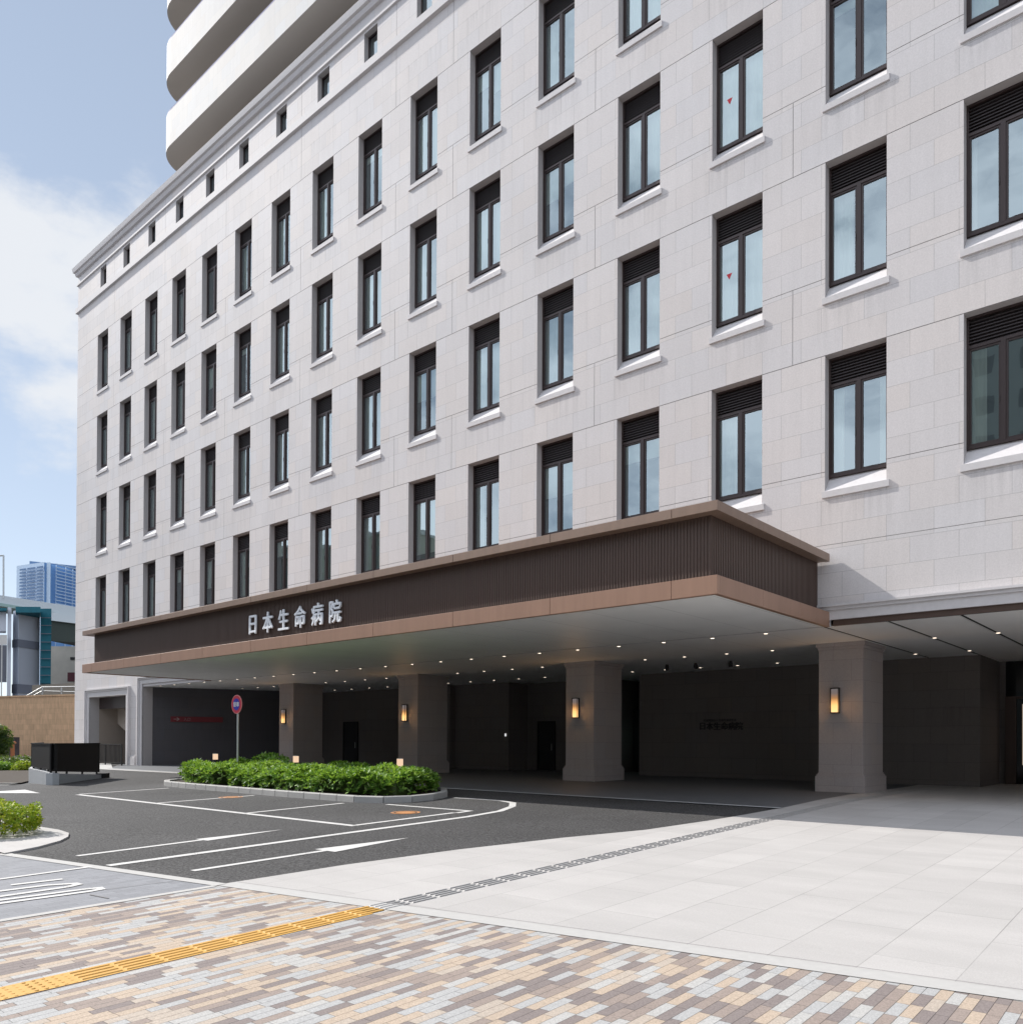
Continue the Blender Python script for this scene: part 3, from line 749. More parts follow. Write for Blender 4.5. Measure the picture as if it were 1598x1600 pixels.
# wall lamps on the pillars
def wall_lamp(xc, label):
    z0 = .79+H; t = thing('wall_lamp', label, 'wall lamp', (xc, 21.75, z0), 'wall lamps on the porch pillars')
    b = MB(); b.box(xc-.10, xc+.10, 21.69, 21.749, z0-.03, z0+.64); b.box(xc-.105, xc+.105, 21.60, 21.69, z0-.03, z0); b.box(xc-.105, xc+.105, 21.60, 21.69, z0+.61, z0+.64)
    for x in (xc-.105, xc+.09): b.box(x, x+.015, 21.60, 21.615, z0, z0+.61)
    obj('housing', b, M['black'], t)
    b = MB(); b.box(xc-.085, xc+.085, 21.617, 21.688, z0+.001, z0+.609); obj('lamp_glass', b, M['lamp'], t)
    ld = bpy.data.lights.new('lamp_glow', 'POINT'); ld.energy = 6; ld.color = (1, .55, .22); ld.shadow_soft_size = .05
    lo = link('lamp_glow', ld, (xc, 21.57, z0+.15), t)
for x, l in zip(PX, ('amber wall lamp on the rightmost pillar in front of the plaza', 'amber wall lamp on the second pillar from the right, right of the hedge',
                     'amber wall lamp on the pillar behind the right end of the hedge', 'amber wall lamp on the far left pillar, right of the round sign')): wall_lamp(x-.68, l)

# downlights
def make_down(x, y):
    b = MB(); n = 20; z = ZC
    for i in range(n):
        a0, a1 = 2*math.pi*i/n, 2*math.pi*(i+1)/n
        P = lambda r, a, zz: (x+r*math.cos(a), y+r*math.sin(a), zz)
        b.quad(P(.085, a0, z-.002), P(.085, a1, z-.002), P(.078, a1, z-.008), P(.078, a0, z-.008)); b.quad(P(.078, a0, z-.008), P(.078, a1, z-.008), P(.048, a1, z-.006), P(.048, a0, z-.006))
    o = obj('downlight', b, M['white'], None, (x, y, z)); l = MB()
    l.bm.faces.new([l.bm.verts.new((x+.048*math.cos(2*math.pi*i/n), y+.048*math.sin(2*math.pi*i/n), z-.0055)) for i in range(n)]); obj('lens', l, M['down'], o)
    return o
rows = [(18.86, -8.31, 23, 'front', 'small round downlight lit in the front row of the canopy ceiling'),
        (22.46, -9.70, 21, 'middle', 'small round downlight lit in the middle row, level with the pillars'),
        (26.10, -11.1, 19, 'back', 'small round downlight lit in the back row, near the back wall')]
d0 = None
for y, x, n, g, lab in rows:
    for k in range(n):
        xx = x-1.405*k
        if y > 20 and any(p-1.35 < xx < p+.2 for p in PX) and 21.5 < y < 23.6: continue
        o = make_down(xx, y) if d0 is None else copy_tree(d0, (xx-W[d0.name].x, y-W[d0.name].y, 0))
        d0 = d0 or o; tag(o, lab, 'downlight', 'downlights in the %s row of the porch ceiling' % g)
for x, y, lab in ((-5.42, 22.28, 'downlight in the dark ceiling slot right of the pillar, nearer the plaza'), (-5.42, 26.0, 'downlight in the dark ceiling slot right of the pillar, next to the wall corner'),
             (-4.02, 22.2, 'downlight in the rightmost dark ceiling slot'), (-6.83, 25.95, 'downlight in the ceiling just behind the rightmost pillar')):
    tag(copy_tree(d0, (x-W[d0.name].x, y-W[d0.name].y, .004 if x > -6 else 0)), lab, 'downlight', 'downlights right of the pillar')
for x, y, lab in ((-14.25, 24.4, 'small black ceiling camera left of the other two'), (-13.2, 24.45, 'small black ceiling camera between the other two'), (-12.0, 24.55, 'small black ceiling camera right of the other two')):
    t = thing('ceiling_camera', lab, 'camera', (x, y, ZC), 'ceiling cameras in front of the back wall')
    b = MB(); b.cyl((x, y), .05, ZC-.06, ZC-.001, 14); obj('mount', b, M['black'], t)
    b = MB(); b.cyl((x, y), .06, ZC-.19, ZC-.06, 14, .065); obj('housing', b, M['black'], t)
b = MB(); b.box(-24.15, -24.08, 27.27, 27.298, 1.52, 1.64); tag(obj('pictogram_light', b, M['spot']), 'tiny white lit pictogram on the dark back wall', 'sign')
b = MB(); b.box(-18.55, -18.22, 29.8, 29.86, 1.08, 1.84); tag(obj('notice_screen', b, M['greenlit']), 'pale green lit screen seen behind the second pillar from the right', 'screen')

# ------------------------------------------------------------------ planter island with hedge, bollards and round sign
isl = [(-25.65, 12.9), (-25.3, 12.3), (-24.6, 11.98), (-23.1, 11.88), (-17.75, 11.83), (-15.2, 11.9), (-14.45, 12.15), (-14.08, 12.7), (-14.1, 13.4), (-14.45, 14.2), (-15.3, 15.0), (-16.2, 15.35), (-20, 15.45), (-24.2, 15.35), (-25.2, 14.6), (-25.6, 13.7)]
def ring(pts, inset):
    c = Vector((-19.8, 13.6)); out = []
    n = len(pts)
    for i in range(n):
        a, p, q = Vector(pts[i-1]), Vector(pts[i]), Vector(pts[(i+1) % n]); d = (q-a).normalized(); nn = Vector((-d.y, d.x))
        if nn.dot(c-p) < 0: nn = -nn
        out.append(p+nn*inset)
    return out
def dens(pts, step=.6):
    out = []
    for i in range(len(pts)):
        a, b2 = Vector(pts[i]), Vector(pts[(i+1) % len(pts)]); n = max(1, round((b2-a).length/step))
        out += [tuple(a+(b2-a)*k/n) for k in range(n)]
    return out
iso = dens(isl)
pl = thing('planter_island', 'low oval planter island edged with pale kerb stones below the hedge', 'planter', (-19.8, 13.6, gz(13.6)))
b = MB(); inn = ring(iso, .16); zt = .15
for i in range(len(iso)):
    k = (i+1) % len(iso); o0, o1, i0, i1 = Vector(iso[i]), Vector(iso[k]), inn[i], inn[k]
    g = .012/(o1-o0).length; a0, a1 = o0.lerp(o1, g), o0.lerp(o1, 1-g); c0, c1 = i0.lerp(i1, g), i0.lerp(i1, 1-g)
    zz = lambda p, h: (p.x, p.y, gz(p.y)+h)
    nr = (c0-a0).normalized()*.015
    b.quad(zz(a0, -.02), zz(a1, -.02), zz(a1, zt-.015), zz(a0, zt-.015)); b.quad(zz(a0, zt-.015), zz(a1, zt-.015), zz(a1+nr, zt), zz(a0+nr, zt)); b.quad(zz(a0+nr, zt), zz(a1+nr, zt), zz(c1, zt), zz(c0, zt)); b.quad(zz(c0, zt), zz(c1, zt), zz(c1, 0), zz(c0, 0))
    b.quad(zz(a0, -.02), zz(a0, zt-.015), zz(c0, zt), zz(c0, 0)); b.quad(zz(a1, -.02), zz(a1, zt-.015), zz(c1, zt), zz(c1, 0))
obj('kerb', b, M['kerb'], pl)
b = MB(); sheet(b, [tuple(p) for p in ring(iso, .10)], .10); obj('soil', b, M['soil'], pl)

def leaves(n, sampler, size, seed, name, mat, parent, up=.5, whorl=5):
    """leaf whorls: each whorl is a handful of pointed leaves"""
    rr = random.Random(seed); m = MB(); bm = m.bm
    for _ in range(n):
        p, nrm = sampler(rr); p = Vector(p)
        ax = (Vector(nrm)+Vector((rr.gauss(0, .45), rr.gauss(0, .45), rr.gauss(0, .35)+up))).normalized()
        u = ax.orthogonal().normalized(); w = ax.cross(u); ph = rr.random()*6.28
        for q in range(whorl):
            a = ph+6.283*q/whorl+rr.uniform(-.3, .3); L = size*rr.uniform(.65, 1.15); wd = L*.22
            d = (u*math.cos(a)+w*math.sin(a)); d = (d*rr.uniform(.7, 1.)+ax*rr.uniform(.05, .75)).normalized()
            side = d.cross(ax).normalized()*wd; mid = p+d*L*.55+ax*L*.04
            bm.faces.new([bm.verts.new(v) for v in (p, mid+side, p+d*L, mid-side)])
    return obj(name, m, mat, parent)
def blob_sampler(x0, x1, y0, y1, zb, zt, wav=.06):
    """points in the outer shell of a clipped hedge with rounded ends"""
    def f(rr):
        while True:
            x, y = rr.uniform(x0, x1), rr.uniform(y0, y1)
            hx = (x1-x0)/2; hy = (y1-y0)/2; cx, cy = (x0+x1)/2, (y0+y1)/2
            dx = max(0, abs(x-cx)-(hx-hy)); r = math.hypot(dx, y-cy)/hy
            if r > 1: continue
            top = zt+wav*math.sin(x*2.3+1)+wav*.8*math.sin(x*5.1+y*3)+wav*math.sin(y*4+x)
            top -= (max(0, r-.72)/.28)**2*.16
            z0 = zb
            if rr.random() < .62: z = top-abs(rr.gauss(0, .05)); n = (0, 0, 1)
            else:
                if r < .84: continue
                z = rr.uniform(z0, top); n = (0, (y-cy)/hy, .3)
            return (x, y, gz(y)+z), n
    return f
hg = thing('hedge', 'long clipped green hedge on the kerbed island in front of the porch', 'hedge', (-19.7, 13.5, gz(13.5)+.1))
leaves(6800, blob_sampler(-24.95, -14.72, 12.15, 14.95, .16, .62, .05), .145, 3, 'foliage', M['leaf'], hg)
b = MB(); b.prism([tuple(p) for p in ring(isl, .85)], gz(13.5)+.1, gz(13.5)+.44); obj('dark_core', b, M['leaf_d'], hg)  # solid dark core block put inside the leaves to fill the hedge
# taller sprigs behind
tp = thing('shrub', 'looser green shrub standing taller at the back of the hedge beside the round sign', 'shrub', (-23.2, 14.3, gz(14.3)+.1))
def ball_sampler(c, r):
    def f(rr):
        d = Vector((rr.gauss(0, 1), rr.gauss(0, 1), rr.gauss(0, 1))).normalized(); k = rr.uniform(.55, 1.0)
        return (c[0]+d.x*r[0]*k, c[1]+d.y*r[1]*k, c[2]+d.z*r[2]*k), d
    return f
leaves(150, ball_sampler((-22.6, 14.4, gz(14.4)+.75), (.9, .35, .2)), .14, 5, 'foliage', M['leaf'], tp)
b = MB()
for q in range(6): b.tube((-22.9+.12*q, 14.4, gz(14.4)+.1), (-23.1+.2*q, 14.4, gz(14.4)+.8), .012, 6)
obj('stems', b, M['bark'], tp)
for x, lab in ((-25.22, 'small lit bollard light at the left end of the hedge'), (-20.62, 'small lit bollard light in the middle of the hedge'), (-16.0, 'small lit bollard light near the right end of the hedge')):
    y = 14.0; g = gz(y); t = thing('bollard_light', lab, 'bollard light', (x, y, g), 'bollard lights in the hedge')
    b = MB(); b.cyl((x, y), .07, g+.1, g+.74, 18); obj('post', b, M['black'], t)
    b = MB(); b.cyl((x, y), .082, g+.74, g+.925, 18, .082); obj('lamp', b, M['bollard_lamp'], t, smooth=False)
    b = MB(); b.cyl((x, y), .086, g+.926, g+.94, 18); obj('cap', b, M['steel'], t)
# round sign on a grey pole
sx, sy = -23.72, 13.9; sz = 1.13+H
sn = thing('round_sign', 'round blue sign with red rim on a thin grey pole in the hedge', 'sign', (sx, sy, gz(sy)))
b = MB(); b.tube((sx, sy+.03, gz(sy)+.1), (sx, sy+.03, sz+.2), .034, 14); obj('pole', b, M['steel'], sn, smooth=False)
sd = Vector((.02, -1, 0)).normalized(); sr = Vector((-sd.y, sd.x, 0)); M['signred'] = plain('sign_red', (.62, .03, .06), .45); M['signblue'] = plain('sign_blue', (.03, .035, .42), .45)
def disc(name, r, off, th, mat, n=36):
    c = Vector((sx, sy, sz))+sd*off; b = MB(); A = []; Bv = []
    for i in range(n):
        a = 2*math.pi*i/n; v = sr*math.cos(a)*r+Vector((0, 0, math.sin(a)*r)); A.append(b.bm.verts.new(c+v)); Bv.append(b.bm.verts.new(c+v-sd*th))
    b.bm.faces.new(A); b.bm.faces.new(Bv[::-1])
    for i in range(n): b.bm.faces.new((A[i], A[(i+1) % n], Bv[(i+1) % n], Bv[i]))
    return obj(name, b, mat, sn)
disc('back_plate', .30, .02, .02, plain('sign_pink_rim', (.80, .30, .30), .5)); disc('red_ring', .278, .024, .003, M['signred']); disc('blue_disc', .19, .028, .003, M['signblue'])
letter('text', '駐車', .165, .002, M['signwhite'], Vector((sx, sy, sz))+sd*.031, sn, .008, (R(90), 0, math.atan2(sr.y, sr.x)))

# near-left shrub with yellow-green leaves
sh = thing('yellow_shrub', 'bright yellow-green shrub on the white pavement at the left edge', 'shrub', (-15.6, 4.55, gz(4.5)+.03))
def shrub_sampler(rr):
    while True:
        x, y, z = rr.uniform(-18.6, -14.15), rr.uniform(3.95, 5.15), rr.uniform(.06, .52)
        r = math.sqrt((max(0, x+15.0)/.72)**2+((y-4.55)/.58)**2)
        t = .50+.05*math.sin(x*5)+.04*math.sin(y*9+x*3)-.10*max(0, r-.3)
        if r > 1 or z > t: continue
        if z < t-.14 and r < .72: continue
        if r > .8 and z < .12: continue
        return (x, y, gz(y)+z), (max(0, x+15.0)*.6, y-4.55, .6)
leaves(3000, shrub_sampler, .072, 11, 'foliage', M['leaf_y'], sh, whorl=5)
b = MB()
for q in range(26):
    x, y = rnd.uniform(-18, -14.6), rnd.uniform(4.2, 4.9); b.tube((x, y, gz(y)), (x+rnd.uniform(-.15, .15), y+rnd.uniform(-.15, .15), gz(y)+.36), .008, 5)
obj('stems', b, M['bark'], sh)

# ------------------------------------------------------------------ ramp parapet and fences at the left
RP, RM, RL, RB = Vector((-30.98, 12.72)), Vector(G(82, 1227)), Vector(G(44.5, 1224)), Vector((-36.0, 12.4))
def zw(p): return gz(p.y)
rw = thing('ramp_wall', 'low pale concrete ramp wall under the black fence', 'wall', (-29.6, 10.6, gz(10.6)))
b = MB()
def lowwall(a, c, h0, h1, t=.2):
    d = (c-a).normalized(); n = Vector((d.y, -d.x))*t
    z = lambda p, h: (p.x, p.y, gz(p.y)+h)
    A = [a, c, c+n, a+n]; hs = [h0, h1, h1, h0]
    lo = [b.bm.verts.new((p.x, p.y, gz(p.y)-.05)) for p in A]; hi = [b.bm.verts.new((p.x, p.y, gz(A[0].y if i in (0, 3) else A[1].y)+h)) for i, (p, h) in enumerate(zip(A, hs))]
    b.bm.faces.new(hi)
    for i in range(4): b.bm.faces.new((lo[i], lo[(i+1) % 4], hi[(i+1) % 4], hi[i]))
lowwall(RP, RM-Vector((0, 0)), .13, .37); lowwall(RM, RL, .372, .50); lowwall(RL, RB, .50, .52)
obj('concrete_base', b, M['concrete'], rw)
fn = thing('black_fence', 'solid black metal fence panels on the concrete ramp wall', 'fence', (-29.7, 11.2, gz(11.2)+.2))
def fence_run(a, c, zb0, zb1, ztop, ext=0.):
    d = (c-a); L = d.length; d.normalize(); n = Vector((d.y, -d.x)); a = a+n*.08-d*.0; c = c+n*.08+d*ext; L += ext
    b = MB(); q = 0.
    while q < L-.02:
        k0, k1 = q/L, min(1, (q+.10)/L); p0, p1 = a+(c-a)*k0, a+(c-a)*k1
        z0, z1 = zb0+(zb1-zb0)*k0, zb0+(zb1-zb0)*k1
        m = (p0+p1)/2
        b.obox((m.x, m.y, (z0+ztop)/2), (*(d*.047), 0), (*(n*.012), 0), (0, 0, (ztop-z0)/2)); q += .10
    obj('panel', b, M['black'], fn)
    b = MB(); mid = (a+c)/2; b.obox((mid.x, mid.y, ztop+.02), (*(d*L/2), 0), (*(n*.03), 0), (0, 0, .02)); obj('top_rail', b, M['black'], fn)
    for k in (.03, .35, .67, .97):
        p = a+(c-a)*k; b = MB(); zg = zb0+(zb1-zb0)*k-.12; b.obox((p.x+n.x*.05, p.y+n.y*.05, (zg+ztop)/2), (*(d*.025), 0), (*(n*.025), 0), (0, 0, (ztop-zg)/2)); obj('post', b, M['black'], fn)
fence_run(RP, RM, .10, .27, 1.13, -.05); fence_run(RM, RL, .30, .38, 1.13, -.02); fence_run(RL, RB, .42, .48, 1.13)
b = MB(); b.obox((RP.x-.1, RP.y+.1, gz(12.4)+.08), (.12, .1, 0), (-.1, .12, 0), (0, 0, .1)); obj('post_base', b, M['black'], fn)
rl = thing('railing', 'black steel bar railing in front of the stair opening', 'railing', (-43.5, 17.9, 0))
b = MB(); b.box(-47.6, -41.25, 17.88, 17.93, 1.03, 1.07); b.box(-47.6, -41.25, 17.885, 17.925, .12, .15); obj('rails', b, M['black'], rl)
x = -47.55; b = MB()
while x < -41.2: b.box(x, x+.034, 17.89, 17.92, .15, 1.03); x += .15
obj('bars', b, M['black'], rl)
for x in (-47.6, -45.4, -43.2, -41.29): b = MB(); b.box(x, x+.05, 17.879, 17.931, 0, 1.029); obj('post', b, M['black'], rl)
# stair inside the small opening
b = MB(); b.quad((-46.75, D+.5, -.1), (-46.75, D+4, -.1), (-46.75, D+4, 3.7), (-46.75, D+.5, 3.7)); b.quad((-46.75, D+4, -.1), (-42.2, D+4, -.1), (-42.2, D+4, 3.7), (-46.75, D+4, 3.7)); b.quad((-42.2, D+.5, -.1), (-42.2, D+4, -.1), (-42.2, D+4, 3.7), (-42.2, D+.5, 3.7)); b.quad((-46.75, D+.5, 3.62), (-46.75, D+4, 3.62), (-42.2, D+4, 3.62), (-42.2, D+.5, 3.62))
M['stairwall'] = plain('stairwell_render', (.34, .29, .25), .9, var=.03); M['stairund'] = plain('stair_underside', (.50, .44, .39), .9)
obj('stairwell_wall', b, M['stairwall'], hosp)
def onY(px, py, Y):
    r = ray(px, py); return r*(Y/r.y)+Vector((0, 0, H))
p, q = onY(158, 1107, D+1.5), onY(200, 1146, D+1.5)
b = MB()
V = [(p.x, p.z), (q.x, q.z), (q.x, 3.6), (p.x, 3.6)]
for y0 in (D+1.5, D+3.9): b.quad(*[(x, y0, z) for x, z in V])
for (xa, za), (xb, zb) in zip(V, V[1:]+V[:1]): b.quad((xa, D+1.5, za), (xb, D+1.5, zb), (xb, D+3.9, zb), (xa, D+3.9, za))
obj('stair_flight', b, M['stairund'], hosp)
b = MB(); b.box(-46.74, -42.21, D+.51, D+.75, onY(165, 1108, D+.6).z, 3.61); obj('dark_header', b, M['frame'], hosp)

# ------------------------------------------------------------------ tower above the podium
TY, TX0, TX1 = 23.0, -49.15, 12.0
tw = thing('tower_block', 'white tower with stacked rounded balconies rising behind the podium cornice', 'building', (-20, 30, 0))
def rounded(inset, r, y1=44.):
    x0, x1, y0 = TX0+inset, TX1-inset, TY+inset; r = max(.3, r-inset); P = []
    for k in range(13):
        a = math.pi+math.pi/2*k/12; P.append((x0+r+r*math.cos(a), y0+r+r*math.sin(a)))
    for k in range(13):
        a = 1.5*math.pi+math.pi/2*k/12; P.append((x1-r+r*math.cos(a), y0+r+r*math.sin(a)))
    return P+[(x1, y1), (x0, y1)]
Z0 = 35.40+H; FT = 4.34
M['railing'] = plain('lilac_rail', (.50, .48, .60), .4, .3); M['towerwall'] = plain('tower_wall', (.50, .46, .42), .8); M['soffit_paint'] = plain('balcony_soffit', (.50, .47, .44), .85)
for k in range(-1, 5):
    z = Z0+k*FT
    b = MB(); O, I = rounded(0, 1.9), rounded(.18, 1.9); n = len(O)
    for i in range(n-1):
        j = i+1
        b.quad((*O[i], z), (*O[j], z), (*O[j], z+2.1), (*O[i], z+2.1)); b.quad((*I[i], z+.05), (*I[j], z+.05), (*I[j], z+2.1), (*I[i], z+2.1)); b.quad((*O[i], z+2.1), (*O[j], z+2.1), (*I[j], z+2.1), (*I[i], z+2.1))
    bo = obj('balcony', b, M['balcony'], tw)
    b = MB(); b.bm.faces.new([b.bm.verts.new((*p, z-.0)) for p in rounded(.004, 1.9)]); b.bm.faces.new([b.bm.verts.new((*p, z+.3)) for p in rounded(.19, 1.9)]); obj('soffit', b, M['soffit_paint'], bo)
    b = MB(); Q = rounded(.09, 1.9)
    for i in range(n-2): b.tube((*Q[i], z+2.24), (*Q[i+1], z+2.24), .05, 6)
    for i in range(12, 25, 12): pass
    x = TX0+2.2
    while x < TX1-2: b.box(x, x+.05, TY+.07, TY+.11, z+2.1, z+2.24); x += 2.4
    obj('handrail', b, M['railing'], bo)
b = MB(); b.prism(rounded(2.6, 2.5, 43.9), 20, Z0+5*FT); obj('wall', b, M['towerwall'], tw)

# ------------------------------------------------------------------ far left background
def slab_between(mb, pA, pB, z0, z1, t):
    """upright block with its front on pA-pB (xy), running t metres back along the sight line"""
    a, c = Vector((pA.x, pA.y, 0)), Vector((pB.x, pB.y, 0)); d = ((a+c)/2).normalized()*t
    mb.obox((a+c+d)/2+Vector((0, 0, (z0+z1)/2)), (c-a)/2, d/2, (0, 0, (z1-z0)/2))
# tan stone wall
A1, B1 = at(-420, 1101, 79.6), at(135, 1093, 60)
tan = N('tan_stone_wall'); p = tan.pos(); x, y, z = tan.sep(p)
r, j = tan.cells(tan.math('ADD', x, y), z, .8, .4, .012)
f = tan.math('MULTIPLY', tan.map(tan.noise(tan.comb(tan.math('MULTIPLY', tan.math('ADD', x, y), 4.), z, 0.), 1.2, 5, .65), .3, .7, .84, 1.16), tan.math('MULTIPLY', tan.map(r, 0, 1, .93, 1.07), tan.map(j, 0, 1, 1, .75)))
v = tan.new('ShaderNodeVectorMath', operation='SCALE'); v.inputs[0].default_value = (.62, .41, .25); tan.put(v.inputs[3], f); M['tan'] = tan.pbr(v.outputs[0], .85)
tg = thing('tan_wall', 'long tan stone boundary wall beyond the left end of the hospital', 'wall', (A1.x/2+B1.x/2, A1.y/2+B1.y/2, 0))
b = MB(); slab_between(b, A1, B1, -.2, A1.z, 1.2); obj('masonry', b, M['tan'], tg)
b = MB(); slab_between(b, A1-_fw*.06, B1-_fw*.06, A1.z+.001, A1.z+.12, 1.3); obj('coping', b, M['tan'], tg)
p0, p1 = at(17, 1152, 61.8), at(42, 1152, 61.0)
b = MB(); slab_between(b, p0-_fw*.9, p1-_fw*.9, -.1, at(17, 1152, 61).z, .3)
M['rustdark'] = plain('dark_gate_panel', (.055, .04, .04), .8, var=.5, scale=2); obj('gate_panel', b, M['rustdark'], tg)
og = thing('orange_post', 'slanting orange post in front of the dark gate panel', 'post', at(21, 1192, 55)*1); b = MB(); b.tube(at(20, 1193, 55), at(19.5, 1163, 55), .13, 8); b.tube(at(19.5, 1163, 55), at(24, 1160, 55), .1, 8)
obj('shaft', b, plain('rust_orange', (.36, .13, .05), .7), og)
# planting bed left of the ramp
bed = MB(); q = [G(-60, 1231), G(44, 1226), G(44, 1218), G(-60, 1222)]
b = MB(); bp = [(-29.6, 9.6), (-33.8, 12.1), (-50, 16.5), (-50, 9), (-31.5, 8.2)]; sheet(b, bp, .05); struct('planting_bed', b, M['soil'])
b = MB(); stroke(b, [(-29.35, 9.4), (-31.3, 8.1), (-50, 8.6)], .18, .06); stroke(b, [(-29.3, 9.2), (-31.2, 7.9), (-50, 8.4)], .22, .012); struct('bed_kerb', b, M['strip'])
def bush(name, label, c, r, n, size, mat, seed, cat='shrub', group=None, trunk=True):
    t = thing(name, label, cat, (c[0], c[1], gz(c[1])), group)
    leaves(n, ball_sampler(c, r), size, seed, 'foliage', mat, t)
    b = MB()
    for q in range(5):
        a = q*1.26; b.tube((c[0]+.05*math.cos(a), c[1]+.05*math.sin(a), gz(c[1])), (c[0]+r[0]*.45*math.cos(a), c[1]+r[1]*.45*math.sin(a), c[2]), .03, 6)
    obj('trunk', b, M['bark'], t)
ps = at(-8, 1158, 44); bush('round_shrub', 'dark rounded evergreen tree at the left edge in front of the tan wall', (ps.x, ps.y, ps.z), (.85, .85, 1.0), 900, .16, M['leaf_d'], 21, 'tree')
for q, (px, py, d, rr_, m, lab) in enumerate(((10, 1200, 40, .75, 'leaf_d', 'low dark shrub under the orange post'), (34, 1198, 41, .75, 'leaf_d', 'low dark shrub beside the black fence end'), (-12, 1203, 39, .8, 'leaf_d', 'low dark shrub below the round evergreen, cut by the left edge'),
        (3, 1214, 36, .5, 'leaf', 'low green ground shrub left of the pink plate'), (38, 1212, 36, .5, 'leaf_y', 'yellow-green ground shrub between the pink plate and the concrete wall'))):
    c = at(px, py, d); bush('low_shrub', lab, (c.x, c.y, max(c.z, gz(c.y)+.15)), (rr_, rr_, rr_*.55), 420, .11, M[m], 30+q, group='low shrubs in the bed by the tan wall')
c = at(18, 1211, 34.5); t = thing('pink_plate', 'small pink plate standing among the low shrubs', 'sign', (c.x, c.y, gz(c.y)))
b = MB(); b.obox(c, _rt*.13, _fw*.02, (0, 0, .085)); obj('plate', b, plain('pink_plate', (.70, .28, .30), .6), t); b = MB(); b.tube((c.x, c.y, gz(c.y)), (c.x, c.y, c.z-.08), .015, 6); obj('stake', b, M['steel'], t)

# stair structure with hand rails behind the tan wall
t = thing('footbridge_stair', 'grey brown concrete footbridge stair with steel handrails above the tan wall', 'stair', (*at(80, 1092, 78).xy, 0))
M['stairgrey'] = plain('stained_concrete', (.22, .20, .17), .9, var=.12, scale=.6)
b = MB(); slab_between(b, at(50, 1080, 79), at(140, 1080, 74), -.2, at(70, 1070, 78).z, 3); obj('flank_wall', b, M['stairgrey'], t)
b = MB()
for (x0, y0, x1, y1) in ((30, 1094, 66, 1074), (38, 1095, 68, 1079), (66, 1074, 130, 1073), (68, 1080, 130, 1082), (96, 1073, 96, 1094), (66, 1074, 66, 1090)): b.tube(at(x0, y0, 73), at(x1, y1, 73), .06, 6)
obj('handrail', b, M['steel'], t)
# panelled utility building with teal netting
M['panelgrey'] = plain('grey_cladding', (.43, .45, .50), .6, var=.03, scale=.3); M['panellight'] = plain('light_cladding', (.58, .62, .70), .6); M['banddark'] = plain('dark_band', (.17, .18, .22), .6); M['teal'] = plain('teal_netting', (.012, .14, .19), .7, var=.25, scale=.5)
t = thing('ventilation_tower', 'grey panelled tower with dark bands standing before the elevated highway', 'building', (*at(40, 1090, 100).xy, 0))
b = MB(); slab_between(b, at(29, 1000, 100), at(62, 1000, 103), 0, at(40, 955, 101).z, 5); obj('body', b, M['panelgrey'], t)
b = MB(); slab_between(b, at(20, 1000, 101), at(28.9, 1000, 100), 0, at(40, 955, 101).z, 5); obj('side_panel', b, M['panellight'], t)
b = MB()
for y0, y1 in ((999, 1011), (1069, 1083)):
    b = MB(); slab_between(b, at(19.8, 1000, 100.9)-_fw*.12, at(28.9, 1000, 99.9)-_fw*.12, at(30, y1, 100).z, at(30, y0, 100).z, .3); slab_between(b, at(28.95, 1000, 99.9)-_fw*.12, at(62.2, 1000, 102.9)-_fw*.12, at(30, y1, 100).z, at(30, y0, 100).z, .3); obj('dark_band', b, M['banddark'], t)
b = MB(); slab_between(b, at(11.5, 1000, 99), at(17.5, 1000, 99), 0, at(14, 949, 99).z, 2.5); obj('corner_column', b, M['panellight'], t)
b = MB(); slab_between(b, at(-30, 1000, 99), at(9.5, 1000, 99), at(5, 986, 99).z, at(5, 955, 99).z, 2.5); obj('side_block', b, M['panellight'], t)
b = MB(); slab_between(b, at(-30, 1000, 104), at(11, 1000, 104), at(5, 1066, 104).z, at(5, 1008, 104).z, .4); obj('lower_block', b, M['banddark'], t)
b = MB(); slab_between(b, at(-30, 1000, 98), at(11, 1000, 98), at(5, 1007, 98).z, at(5, 992, 98).z, .4); slab_between(b, at(2, 1000, 103), at(4, 1000, 103), 0, at(5, 1007, 103).z, .3); obj('white_band', b, M['white'], t)
t = thing('scaffold_netting', 'teal scaffold netting wrapped beside and over the grey tower', 'netting', (*at(70, 1065, 104).xy, 0))
b = MB(); slab_between(b, at(63, 1000, 102), at(80, 1000, 102), at(70, 1068, 102).z, at(70, 951, 102).z, 4); obj('tall_net', b, M['teal'], t)
b = MB(); slab_between(b, at(24, 1000, 98.5), at(63, 1000, 98.5), at(30, 957, 98.5).z, at(30, 948, 98.5).z, 6); slab_between(b, at(-30, 1000, 98), at(10, 1000, 98), at(5, 954, 98).z, at(5, 950, 98).z, 6); obj('top_net', b, M['teal'], t)
b = MB()
for y in (965, 977, 990, 1003, 1016, 1029, 1042, 1055): slab_between(b, at(62.8, 1000, 101.6), at(80.2, 1000, 101.6), at(70, y+.7, 101.6).z, at(70, y-.3, 101.6).z, .2)
obj('scaffold_tube', b, M['banddark'], t)
